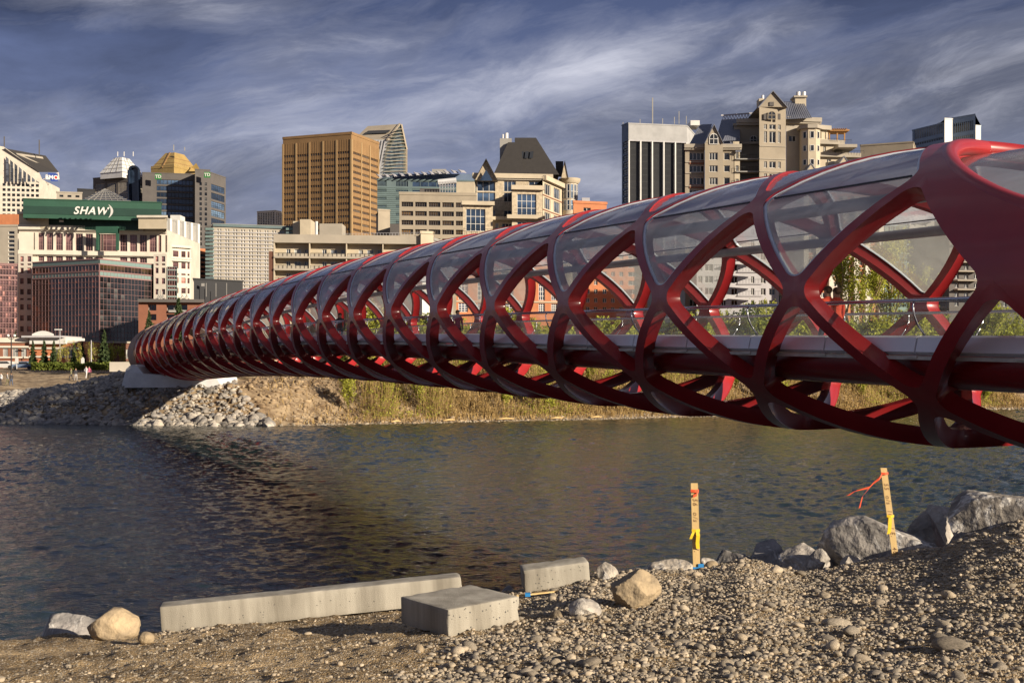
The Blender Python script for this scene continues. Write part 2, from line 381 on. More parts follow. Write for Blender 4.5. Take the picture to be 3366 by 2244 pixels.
    def extr(profile, n0, n1, step=0.25, closed=True):
        mb_ = MB(); m = len(profile); cnt = max(2, int(round((n1-n0)/step))+1)
        for i in range(cnt):
            n = n0+(n1-n0)*i/(cnt-1); mb_.v += [tuple(sec(n, e, z)) for e, z in profile]
        for i in range(cnt-1):
            for j in range(m if closed else m-1): j2 = (j+1) % m; mb_.f.append((i*m+j, i*m+j2, (i+1)*m+j2, (i+1)*m+j)); mb_.m.append(0)
        if closed:
            mb_.f.append(tuple(range(m-1, -1, -1))); mb_.m.append(0); mb_.f.append(tuple((cnt-1)*m+j for j in range(m))); mb_.m.append(0)
        return mb_
    WD = 2*BA
    part('deck_slab', extr([(1.35, -1.62), (WD-1.35, -1.62), (WD-1.35, -1.42), (1.35, -1.42)], -1.6, 23.4), M['floor'], root)
    for sgn in (0, 1):
        q = (lambda e: e) if sgn == 0 else (lambda e: WD-e)
        def pr_(l): return [(q(e), z) for e, z in l] if sgn == 0 else [(q(e), z) for e, z in reversed(l)]
        beam = [(1.12, -1.305), (1.12, -1.42), (1.20, -1.58), (1.38, -1.72), (1.68, -1.82), (2.05, -1.86), (2.45, -1.83), (2.68, -1.74), (2.75, -1.64), (2.75, -1.625), (1.9, -1.62), (1.8, -1.305)]
        part('edge_beam', extr(pr_(beam), -1.6, 22.9), M['red'], root, True, 40)
        part('ledge', extr(pr_([(0.72, -1.30), (0.72, -1.235), (1.40, -1.235), (1.40, -1.30)]), -1.6, 22.9), M['ledge'], root)
        n = -1.5
        while n < 22.9:          # fascia panels with open joints
            o = part('fascia_panel', extr(pr_([(0.84, -1.22), (0.74, -1.16), (0.80, -0.90), (0.90, -0.865), (1.30, -0.865), (1.34, -0.9), (1.34, -1.22)]), n+.004, n+.496, .246), M['pale'], root)
            n += 0.5
        gpf = [(0.98, -.862), (0.80, -0.66), (0.72, -0.48), (0.70, -0.33), (0.73, -0.26)]
        n = -1.5
        while n < 22.9:
            part('rail_glass', extr(pr_(gpf), n+.01, n+.49, .24, closed=False), M['railglass'], root, True)
            mp = MB(); mp.tube([sec(n, q(e), z) for e, z in gpf], 0.020, 6); part('rail_post', mp, M['steel'], root, True)
            if sgn == 0 and n < 12:
                mc = MB(); c = sec(n+.01, q(0.74), -1.25); mc.box(c, (0.10, 0.30, 0.05), rz=TH); part('bracket', mc, M['ledge'], root)
            n += 0.5
        mh = MB(); mh.tube([sec(n*.5, q(0.76), -0.235) for n in range(-3, 46)], 0.036, 8); part('handrail', mh, M['steel'], root, True)
    # cross beams under the deck, one pair per module reaching the lower nodes
    for i in range(0, 46):
        n = i*.5
        if i % 2: 
            mb = MB(); a = SP(n, -1, RIBD*.6); b = sec(n, 1.7, -1.78); mb.bar(a, b, 0.10, 0.14)
            a2 = SP(n, 5, RIBD*.6); b2 = sec(n, WD-1.7, -1.78); mb.bar(a2, b2, 0.10, 0.14)
            mb.bar(b, b2, 0.14, 0.12); part('cross_beam', mb, M['red'], root)
    # concrete collar closing the far end
    mb = MB(); KN = 64; ring = []
    for n_, d in ((22.25, -.03), (23.3, -.03), (23.3, .55), (22.25, .55)): ring.append([tuple(SP(n_, k*8/KN, d)) for k in range(KN)])
    for r in ring: mb.v += r
    for q in range(4):
        for j in range(KN): j2 = (j+1) % KN; q2 = (q+1) % 4; mb.f.append((q*KN+j, q*KN+j2, q2*KN+j2, q2*KN+j)); mb.m.append(0)
    part('end_collar', mb, M['redbrown'], root, True, 40)
    return root
bridge = build_bridge()
# ---------------- ground, banks, water ----------------
def lerp_tab(tab, x):
    if x <= tab[0][0]: return tab[0][1]
    for (a, b), (c, d) in zip(tab[:-1], tab[1:]):
        if x <= c: t = (x-a)/(c-a); t = t*t*(3-2*t)*0.5+t*0.5; return b+(d-b)*t
    return tab[-1][1]
CREST_V = [(-400, 2130), (0, 2102), (300, 2090), (560, 2075), (900, 2030), (1400, 1990), (1700, 1935), (1950, 1885), (2290, 1868), (2450, 1842), (2640, 1875), (2900, 1835), (3080, 1795), (3200, 1745), (3366, 1705), (3800, 1660)]
def crest_y(u): return 11.0 + 2.2*min(max((u-600)/1800, 0), 1)
BOT_V = [(-400, 2290), (0, 2290), (1200, 2270), (2000, 2262), (3366, 2262)]
YB = 6.2
def sm(t): t = min(max(t, 0), 1); return t*t*(3-2*t)
def near_z(x, y):
    """the near bank: shelf sloping gently to a crest, then down to the river"""
    yy = max(y, 3.0); u = 1683+x*FPX/max(yy, 5.0)
    if y <= 0: u = 1683+x*FPX/5.0
    yc = crest_y(u); zc = CAMZ-(lerp_tab(CREST_V, u)-VH)*yc/FPX
    zb = CAMZ-(lerp_tab(BOT_V, u)-VH)*YB/FPX
    t = (y-YB)/(yc-YB)
    if t < 0: z = zb+(zb-zc)*(-t)*0.15
    elif t < 1: z = zb+(zc-zb)*t + 0.0
    else:
        z = zc-(y-yc)*0.62 - 0.0*(y-yc)**2
        z = max(z, -1.6)
    return z
def near_rough(x, y):
    g = gravel_mask(x, y)
    h = mnoise.fractal(Vector((x*1.1, y*1.1, 3.3)), 1.0, 2.0, 4)*0.045
    h += mnoise.fractal(Vector((x*5.5, y*5.5, 7.1)), 1.0, 2.0, 4)*0.026*(1-.55*g)
    h += mnoise.fractal(Vector((x*19, y*19, 1.7)), 1.0, 2.0, 2)*0.009
    return h
def gravel_mask(x, y):
    """1 on the gravel mound to the right, 0 on the sand to the left"""
    u = 1683+x*FPX/max(y, 4.0); b = 1180+(y-6)*(90)+60*mnoise.noise(Vector((x*2, y*2, 0)))
    return sm((u-b)/260.0)
def grid_mesh(name, xs, ys, zf, mats, smooth=True):
    nx, ny = len(xs), len(ys); V = np.empty((ny, nx, 3), np.float32)
    for j, y in enumerate(ys):
        for i, x in enumerate(xs): V[j, i] = (x, y, zf(x, y))
    idx = np.arange(nx*ny).reshape(ny, nx); F = np.stack([idx[:-1, :-1], idx[:-1, 1:], idx[1:, 1:], idx[1:, :-1]], -1).reshape(-1, 4)
    return np_mesh(name, V.reshape(-1, 3), F, mats, smooth)
def np_mesh(name, V, F, mats, smooth=True, mi=None, colors=None):
    me = bpy.data.meshes.new(name); V = np.ascontiguousarray(V, np.float32); F = np.ascontiguousarray(F, np.int32); k = F.shape[1]
    me.vertices.add(len(V)); me.vertices.foreach_set('co', V.ravel())
    me.loops.add(F.size); me.loops.foreach_set('vertex_index', F.ravel())
    me.polygons.add(len(F)); me.polygons.foreach_set('loop_start', np.arange(0, F.size, k, dtype=np.int32))
    try: me.polygons.foreach_set('loop_total', np.full(len(F), k, np.int32))
    except Exception: pass
    for m in (mats if isinstance(mats, (list, tuple)) else [mats]): me.materials.append(m)
    if mi is not None: me.polygons.foreach_set('material_index', np.asarray(mi, np.int32))
    if smooth: me.polygons.foreach_set('use_smooth', np.ones(len(F), bool))
    if colors is not None:
        at_ = me.attributes.new('tone', 'FLOAT', 'POINT'); at_.data.foreach_set('value', np.asarray(colors, np.float32))
    me.update(calc_edges=True); return me
def ground_mat():
    m = bpy.data.materials.new('sandy_gravel'); m.use_nodes = True; nt = m.node_tree; L = nt.links.new; p = nt.nodes['Principled BSDF']
    p.inputs['Roughness'].default_value = 0.95; p.inputs['Specular IOR Level'].default_value = 0.2
    tc = N(nt, 'ShaderNodeTexCoord')
    n1 = N(nt, 'ShaderNodeTexNoise'); n1.inputs['Scale'].default_value = 1.1; n1.inputs['Detail'].default_value = 8; L(tc.outputs['Object'], n1.inputs[0])
    n2 = N(nt, 'ShaderNodeTexNoise'); n2.inputs['Scale'].default_value = 60; n2.inputs['Detail'].default_value = 4; L(tc.outputs['Object'], n2.inputs[0])
    v = N(nt, 'ShaderNodeTexVoronoi'); v.inputs['Scale'].default_value = 85; L(tc.outputs['Object'], v.inputs[0])
    r1 = ramp(nt, [(0.33, (0.15, 0.105, 0.058)), (0.50, (0.28, 0.20, 0.11)), (0.68, (0.42, 0.31, 0.18))]); L(n1.outputs[0], r1.inputs[0])
    r2 = ramp(nt, [(0.3, (0.55,)*3), (0.72, (1.35,)*3)]); L(n2.outputs[0], r2.inputs[0])
    c = mixc(nt, 1.0, r1.outputs[0], r2.outputs[0], 'MULTIPLY'); sp = N(nt, 'ShaderNodeSeparateColor'); L(v.outputs['Color'], sp.inputs[0])
    r3 = ramp(nt, [(0.80, (0, 0, 0)), (0.9, (1, 1, 1))]); L(sp.outputs[0], r3.inputs[0])
    c = mixc(nt, r3.outputs[0], c, (0.50, 0.43, 0.33)); L(c, p.inputs['Base Color'])
    h = mth(nt, 'MULTIPLY_ADD', v.outputs['Distance'], -0.8, n2.outputs[0])
    b = N(nt, 'ShaderNodeBump'); b.inputs['Strength'].default_value = 0.9; b.inputs['Distance'].default_value = 0.012; L(h, b.inputs['Height']); L(b.outputs[0], p.inputs['Normal'])
    return m
M['sand'] = ground_mat()
xs = np.unique(np.concatenate([np.arange(-60, -6, 3.0), np.arange(-6, 8.01, 0.028), np.arange(8, 60, 3.0)]))
ys = np.unique(np.concatenate([np.arange(-40, 4.5, 2.0), np.arange(4.5, 14.0, 0.028), np.arange(14.0, 34, 0.8)]))
def near_full(x, y):
    z = near_z(x, y)
    return z+near_rough(x, y) if (-6 <= x <= 8 and 4.5 <= y <= 16) else z
NG = grid_mesh('near_bank', xs, ys, near_full, M['sand']); NZ = np.empty(len(NG.vertices)*3, np.float32); NG.vertices.foreach_get('co', NZ); NZ = NZ.reshape(len(ys), len(xs), 3)[:, :, 2]; NX, NY = xs, ys
def ground_at(x, y):
    x = np.atleast_1d(np.asarray(x, float)); y = np.atleast_1d(np.asarray(y, float))
    i = np.clip(np.searchsorted(NX, x)-1, 0, len(NX)-2); j = np.clip(np.searchsorted(NY, y)-1, 0, len(NY)-2)
    fx = (x-NX[i])/(NX[i+1]-NX[i]); fy = (y-NY[j])/(NY[j+1]-NY[j])
    return (NZ[j, i]*(1-fx)+NZ[j, i+1]*fx)*(1-fy)+(NZ[j+1, i]*(1-fx)+NZ[j+1, i+1]*fx)*fy
tag(link('near_bank', NG), kind='structure')

# far shoreline: distance of the water's edge and the bank behind it
SHORE = [(-60, 118), (-47, 111.5), (-30, 108.0), (-21.5, 107), (-12, 110.5), (0, 116.5), (22, 127), (64, 148), (140, 185), (400, 300)]
def shore_y(x): return lerp_tab(SHORE, x)
BKF = (-TH)
_fn = lambda x, y: 0
def far_z(x, y):
    d = y-shore_y(x)
    n = (y)/(BS*CT)-BN0
    # rocky abutment mound under the bridge end, sloped shrubby bank to the right, low gravel flat to the left
    abut = 3.5*sm((d+0.2)/6.5)+2.1*sm((d-9)/14.0)
    left = sm((-(x+36))/20.0)
    flat = 0.9*sm(d/4)+1.4*sm(d/14.0)+1.8*sm((d-14)/50.0)
    right = sm((x+25)/7.0)
    rb = 0.5*sm(d/4.0)+4.6*sm((d-2.5)/13.0)
    z = abut*(1-left)+flat*left
    z = z*(1-right)+rb*right
    lift = 0
    if d < 0: z = max(-1.6, d*0.35)
    return z+lift+(0.28*mnoise.fractal(Vector((x*.22, y*.22, 0)), 1.0, 2.0, 4)+0.16*mnoise.fractal(Vector((x*.8, y*.8, 5)), 1.0, 2.0, 3))*sm(d/4)
M['farsoil'] = mat('bank_soil', (0.17, 0.115, 0.065), 0.95, (0.38, 0.285, 0.175), 0.9, bump=1.0, bscale=2.2, facs=(.4, .6))
xs = np.unique(np.concatenate([np.arange(-900, -90, 40.0), np.arange(-90, 130, 0.9), np.arange(130, 900, 40.0)]))
ys = np.unique(np.concatenate([np.arange(98, 190, 0.9), np.arange(190, 1000, 30.0)]))
def fz(x, y):
    if y > 190: return 5.0
    z = far_z(x, y); return z
tag(link('far_bank', grid_mesh('far_bank', xs, ys, fz, M['farsoil'])), kind='structure')
def water_mat():
    m = bpy.data.materials.new('river_water'); m.use_nodes = True; nt = m.node_tree; L = nt.links.new; p = nt.nodes['Principled BSDF']
    p.inputs['Base Color'].default_value = (0.014, 0.026, 0.030, 1); p.inputs['Roughness'].default_value = 0.07; p.inputs['IOR'].default_value = 1.33
    tc = N(nt, 'ShaderNodeTexCoord')
    def wv(scale, sc, rot, det, dist):
        mp = N(nt, 'ShaderNodeMapping'); mp.inputs['Scale'].default_value = sc; mp.inputs['Rotation'].default_value = (0, 0, R(rot)); L(tc.outputs['Object'], mp.inputs[0])
        n = N(nt, 'ShaderNodeTexNoise'); n.inputs['Scale'].default_value = scale; n.inputs['Detail'].default_value = det; n.inputs['Distortion'].default_value = dist; L(mp.outputs[0], n.inputs[0]); return n.outputs[0]
    h = mth(nt, 'MULTIPLY_ADD', wv(7.0, (0.8, 1.2, 1), 10, 5, 0.5), 0.5, wv(2.6, (0.8, 1.2, 1), 24, 5, 0.8))
    bp = N(nt, 'ShaderNodeBump'); bp.inputs['Strength'].default_value = 1.0; bp.inputs['Distance'].default_value = 0.05; L(h, bp.inputs['Height']); L(bp.outputs[0], p.inputs['Normal'])
    return m
M['water'] = water_mat()
def build_river():
    r_ = np.random.default_rng(4)
    ta = np.unique(np.concatenate([np.linspace(-3.0, -.5, 8), np.linspace(-.46, .46, 520), np.linspace(.5, 3.0, 8)]))
    yy = np.concatenate([[7.0, 9.0, 11.0, 15.0], np.exp(np.linspace(np.log(19.5), np.log(165.0), 620)), [180, 220, 300, 420]])
    Y, T = np.meshgrid(yy, ta, indexing='ij'); X = T*Y; Zw = np.zeros_like(X)
    amp = np.clip(.45+.9*(.5+.5*np.sin(X*.05+Y*.09+2*np.sin(Y*.035)))*(.5+.5*np.sin(X*.11-Y*.05+1.3)), .3, 1.3)     # calmer and choppier lanes
    for i in range(80):
        lam = float(np.exp(r_.uniform(np.log(.16), np.log(1.7)))); k = 2*np.pi/lam; d = r_.normal(-1.25, .75); h = .0060*lam**.92
        Zw += h*np.sin(k*(X*np.cos(d)+Y*np.sin(d))+r_.uniform(0, 6.28))
    Zw *= amp; Zw[:4] = -.1; Zw[-4:] = -.1
    idx = np.arange(X.size).reshape(X.shape); F = np.stack([idx[:-1, :-1], idx[:-1, 1:], idx[1:, 1:], idx[1:, :-1]], -1).reshape(-1, 4)
    tag(link('river_water', np_mesh('river_water', np.stack([X, Y, Zw], -1).reshape(-1, 3), F, M['water'])), kind='structure')
build_river()
mb = MB(); mb.quad((-4000, -600, -2.2), (4000, -600, -2.2), (4000, 7000, -2.2), (-4000, 7000, -2.2))
tag(part('ground', mb, M['farsoil'], None), kind='structure')
mb = MB(); mb.quad((-4000, 960, 5.02), (4000, 960, 5.02), (4000, 7000, 5.02), (-4000, 7000, 5.02))
tag(part('city_ground', mb, M['farsoil'], None), kind='structure')
# ---------------- the city: building kit ----------------
def cm(name, c, rough=0.85, var=0.82, ns=0.25, **k):
    M[name] = mat(name, c, rough, tuple(x*var for x in c), ns, bump=0.15, bscale=1.5, **k); return M[name]
cm('c_white', (0.60, 0.55, 0.47)); cm('c_cream', (0.50, 0.43, 0.32)); cm('c_beige', (0.37, 0.33, 0.27)); cm('c_grey', (0.32, 0.31, 0.29))
cm('c_tan', (0.34, 0.29, 0.22)); cm('c_gold', (0.27, 0.160, 0.070)); cm('c_goldlight', (0.38, 0.26, 0.13)); cm('c_green', (0.025, 0.085, 0.055), 0.5); cm('c_greendark', (0.012, 0.045, 0.032), 0.5)
cm('c_brick', (0.24, 0.095, 0.055), ns=0.6); cm('c_orange', (0.50, 0.19, 0.085), ns=0.6); cm('c_brickdark', (0.16, 0.07, 0.045), ns=0.6); cm('c_black', (0.025, 0.026, 0.03)); cm('c_darkstone', (0.11, 0.10, 0.095))
cm('c_teal', (0.17, 0.25, 0.24)); cm('c_tealdark', (0.11, 0.155, 0.165)); cm('c_pinkframe', (0.26, 0.15, 0.145)); cm('c_roof', (0.036, 0.032, 0.030), ns=1.2); cm('c_metalroof', (0.17, 0.18, 0.22), 0.4)
cm('c_goldroof', (0.36, 0.25, 0.09), 0.4); cm('c_silverroof', (0.62, 0.62, 0.62), 0.4); cm('c_stone', (0.55, 0.46, 0.33), 0.9, 0.6, 1.6); cm('c_wood', (0.42, 0.22, 0.08)); cm('c_white2', (0.68, 0.67, 0.64), 0.6)
cm('c_blue', (0.02, 0.06, 0.30)); cm('c_signgreen', (0.03, 0.22, 0.05)); cm('c_redmark', (0.6, 0.03, 0.03)); cm('c_bluegrey', (0.15, 0.21, 0.32)); cm('c_lilac', (0.44, 0.43, 0.45)); cm('c_greywhite', (0.38, 0.38, 0.38))
def gm(name, c, rough=0.08, c2=None, ns=0.15, spec=0.6, facs=(.45, .55)):
    M[name] = mat(name, c, rough, c2 or tuple(x*0.5 for x in c), ns, spec=spec, facs=facs); return M[name]
gm('g_dark', (0.022, 0.024, 0.028)); gm('g_blue', (0.035, 0.06, 0.11)); gm('g_pink', (0.14, 0.075, 0.078), 0.15); gm('g_brown', (0.014, 0.010, 0.011), 0.05, (0.10, 0.030, 0.018), 0.11, facs=(.52, .58))  # g_brown: its orange-red patches are a wavy reflection put into the colour
gm('g_bronze', (0.06, 0.035, 0.012), 0.1, (0.02, 0.015, 0.012), 0.1); gm('g_tealglass', (0.06, 0.08, 0.082)); gm('g_grey', (0.10, 0.11, 0.13)); gm('g_curtain', (0.30, 0.27, 0.22), 0.4, (0.03, 0.03, 0.03), 0.5)
def V2(u, Z): return Vector((xu(u, Z), Z, 0))
def ray_len(P, d, u):
    k = (u-1683.0)/FPX; return (k*P.y-P.x)/(d.x-k*d.y)
def corner(uL, uC, uR, Z, r=24.0):
    P = V2(uC, Z); r = R(r); dl = Vector((-math.cos(r), math.sin(r), 0)); dr = Vector((math.sin(r), math.cos(r), 0))
    return P+dl*ray_len(P, dl, uL), P, P+dr*ray_len(P, dr, uR)
def auto(n, frac=0.6, m0=0.03, m1=0.03):
    w = (1-m0-m1)/n; return [(m0+w*(i+.5-frac/2), m0+w*(i+.5+frac/2)) for i in range(n)]
def vrows(v0, h, step, n): return [(v0+i*step, v0+i*step+h) for i in range(n)]
_wc = {}
def win_mb(w, h, nx, nz, bar):
    mb = MB(); mb.quad((-w/2, 0.02, -h/2), (w/2, 0.02, -h/2), (w/2, 0.02, h/2), (-w/2, 0.02, h/2), 1)
    if bar > 0:
        for i in range(nx+1): x = -w/2+w*i/nx; x = min(max(x, -w/2+bar/2), w/2-bar/2); mb.box((x, -0.02, 0), (bar, 0.08, h), 0)
        for i in range(nz+1): z = -h/2+h*i/nz; z = min(max(z, -h/2+bar/2), h/2-bar/2); mb.box((0, -0.022, z), (w, 0.07, bar), 0)
    return mb
class Bld:
    def __init__(s, name, u, Z, label, cat='building', group=None):
        s.root = thing(name, (xu(u, Z), Z, 4.0), label, cat, group); s.w = []; s.mats = {}
    def p(s, name, mb, mats, **k): return part(name, mb, mats, s.root, **k)
    def face(s, A, B, z0, z1, cols=(), rows=(), wall=0, mb=None, rec=0.25, win=('g_dark', 'c_white2', 1, 1, 0.06), wname='window'):
        d = B-A; L = d.length; dn = d/L; inn = Vector((-dn.y, dn.x, 0)); own = mb is None; mb = mb or MB()
        xs = sorted(set([0.0, L]+[c*L for ab in cols for c in ab])); zs = sorted(set([z0, z1]+[q for ab in rows for q in ab if z0 < q < z1]))
        def hole(x, z): return any(a*L < x < b*L for a, b in cols) and any(min(a, b) < z < max(a, b) for a, b in rows)
        P = lambda x, z, y=0: A+dn*x+inn*y+Vector((0, 0, z))
        if not cols or not rows: mb.quad(P(0, z0), P(L, z0), P(L, z1), P(0, z1), wall)
        else:
            for i in range(len(xs)-1):
                solid = not any(a*L < (xs[i]+xs[i+1])/2 < b*L for a, b in cols)
                if solid: mb.quad(P(xs[i], z0), P(xs[i+1], z0), P(xs[i+1], z1), P(xs[i], z1), wall); continue
                for j in range(len(zs)-1):
                    if not hole((xs[i]+xs[i+1])/2, (zs[j]+zs[j+1])/2): mb.quad(P(xs[i], zs[j]), P(xs[i+1], zs[j]), P(xs[i+1], zs[j+1]), P(xs[i], zs[j+1]), wall)
            for a, b in cols:
                for r0, r1 in rows:
                    r0, r1 = max(min(r0, r1), z0), min(max(r0, r1), z1)
                    if r1-r0 < 0.05: continue
                    x0, x1 = a*L, b*L
                    mb.quad(P(x0, r0), P(x0, r0, rec), P(x0, r1, rec), P(x0, r1), wall); mb.quad(P(x1, r0, rec), P(x1, r0), P(x1, r1), P(x1, r1, rec), wall)
                    mb.quad(P(x0, r0), P(x1, r0), P(x1, r0, rec), P(x0, r0, rec), wall); mb.quad(P(x0, r1, rec), P(x1, r1, rec), P(x1, r1), P(x0, r1), wall)
                    s.w.append((P((x0+x1)/2, (r0+r1)/2, rec), x1-x0, r1-r0, math.atan2(dn.y, dn.x), win, wname))
        return mb
    def body(s, A, B, depth, vt, vb=None, front=None, right=None, left=None, wall='c_beige', roof='c_grey', name='wall', z0=3.0, z1=None, uselen=None, parapet=0.5):
        """box standing behind the front line A-B; vt = photo row of the eaves at A's distance"""
        d = (B-A).normalized(); inn = Vector((-d.y, d.x, 0)); C = uselen
        if uselen is not None: inn2 = (C-B); D = A+inn2
        else:
            def side(P, other, sgn):
                r = Vector((P.x, P.y, 0)).normalized(); q = inn
                if (r.cross(inn)).z*sgn < 0: q = (r+Vector((-r.y, r.x, 0))*0.02*(-sgn)*-1).normalized()
                return P+q*depth/max(q.dot(inn), .5)
            D = side(A, B, -1); C = side(B, A, 1)
        z1 = zv(vt, A.y) if z1 is None else z1; z0 = zv(vb, A.y) if vb is not None else z0
        mb = MB(); gr = lambda rr, Y: [(zv(b, Y), zv(a, Y)) for a, b in rr]
        def do(P, Q, sp):
            if sp:
                k = dict(sp); rows = gr(k.pop('rows'), A.y); cols = k.pop('cols'); s.face(P, Q, z0, z1, cols, rows, mb=mb, **k)
            else: s.face(P, Q, z0, z1, mb=mb)
        do(A, B, front); do(B, C, right); do(D, A, left); s.face(C, D, z0, z1, mb=mb)
        s.p(name, mb, M[wall]); mr = MB(); e = 0.15
        o = (A+B+C+D)/4; q = [o+(p-o)*1.0 for p in (A, B, C, D)]
        mr.prism([(p.x, p.y) for p in q], z1-0.02, z1+0.02); s.p('roof', mr, M[roof])
        if parapet:
            mp = MB()
            for p0, p1 in ((A, B), (B, C), (C, D), (D, A)):
                mp.bar(p0+Vector((0, 0, z1+parapet/2)), p1+Vector((0, 0, z1+parapet/2)), 0.35, parapet) if 0 else mp.box(((p0+p1)/2)+Vector((0, 0, z1+parapet/2+.02)), ((p1-p0).length+.3, 0.3, parapet), rz=math.atan2((p1-p0).y, (p1-p0).x))
            s.p('parapet', mp, M[wall])
        return A, B, C, D, z0, z1
    def band(s, A, B, z, h, t=0.4, m='c_white', name='cornice', ext=0.0):
        d = (B-A).normalized(); c = (A+B)/2+Vector((d.y, -d.x, 0))*(t/2); c.z = z
        mb = MB(); mb.box(c, ((B-A).length+ext*2, t, h), rz=math.atan2(d.y, d.x)); return s.p(name, mb, M[m])
    def fins(s, A, B, fr, z0, z1, w, t, m, name='fin', each=True):
        d = (B-A); dn = d.normalized(); o = Vector((dn.y, -dn.x, 0))*(t/2); me = None; allmb = MB()
        for f in fr:
            c = A+d*f+o; c.z = (z0+z1)/2
            if each:
                if me is None: mb = MB(); mb.box((0, 0, 0), (w, t, z1-z0)); me = mb.mesh(name, M[m])
                link(name, me, s.root, loc=c, rot=(0, 0, math.atan2(dn.y, dn.x)))
            else: allmb.box(c, (w, t, z1-z0), rz=math.atan2(dn.y, dn.x))
        if not each: s.p(name, allmb, M[m], kind='stuff')
    def boxat(s, name, u0, u1, v0, v1, Z, depth, m, rz=0.0, smooth=False):
        mb = MB(); mb.box(((xu(u0, Z)+xu(u1, Z))/2, Z+depth/2, (zv(v0, Z)+zv(v1, Z))/2), (xu(u1, Z)-xu(u0, Z), depth, abs(zv(v0, Z)-zv(v1, Z))), rz=rz); return s.p(name, mb, M[m])
    def poly(s, name, pts, m, thick=None, **k):
        mb = MB(); v = [at(*p) for p in pts]; mb.add(v, [tuple(range(len(v)))]); return s.p(name, mb, M[m], **k)
    def flush(s, maxn=300, minpx=8):
        s.w.sort(key=lambda q: -(q[1]*q[2])/q[0].y**2)
        cnt = {}; rest = {}
        for c, w, h, a, win, nm in s.w:
            px = max(w, h)*FPX/c.y; key = (round(w, 2), round(h, 2), win)
            if cnt.get(nm, 0) < maxn and px >= minpx:
                cnt[nm] = cnt.get(nm, 0)+1
                if key not in _wc: _wc[key] = win_mb(w, h, win[2], win[3], win[4]).mesh(nm, [M[win[1]], M[win[0]]])
                link(nm, _wc[key], s.root, loc=c, rot=(0, 0, a))
            else:
                mb = rest.setdefault((win[0], win[1], nm), MB()); t = win_mb(w, h, win[2], win[3], win[4]); Rm = Matrix.Rotation(a, 3, 'Z')
                b = len(mb.v); mb.v += [tuple(c+Rm @ Vector(p)) for p in t.v]; mb.f += [tuple(b+i for i in f) for f in t.f]; mb.m += t.m
        for (g, f, nm), mb in rest.items(): s.p(nm, mb, [M[f], M[g]], kind='stuff')
        s.w = []
def lettering(b, txt, P, dn, size, m, shear=0.0, bold=0.0, ext=0.05, name='lettering', sx=1.0, space=1.0):
    cu = bpy.data.curves.new(name, 'FONT'); cu.body = txt; cu.size = size; cu.extrude = ext; cu.shear = shear; cu.offset = bold; cu.align_x = 'CENTER'; cu.align_y = 'CENTER'; cu.space_character = space
    cu.materials.append(M[m]); tmp = bpy.data.objects.new('tmp', cu); COL.objects.link(tmp); bpy.context.view_layer.update()
    me = bpy.data.meshes.new_from_object(tmp); bpy.data.objects.remove(tmp)
    o = link(name, me, b, loc=P, rot=(R(90), 0, math.atan2(dn.y, dn.x))); o.scale = (sx, 1, 1); return o
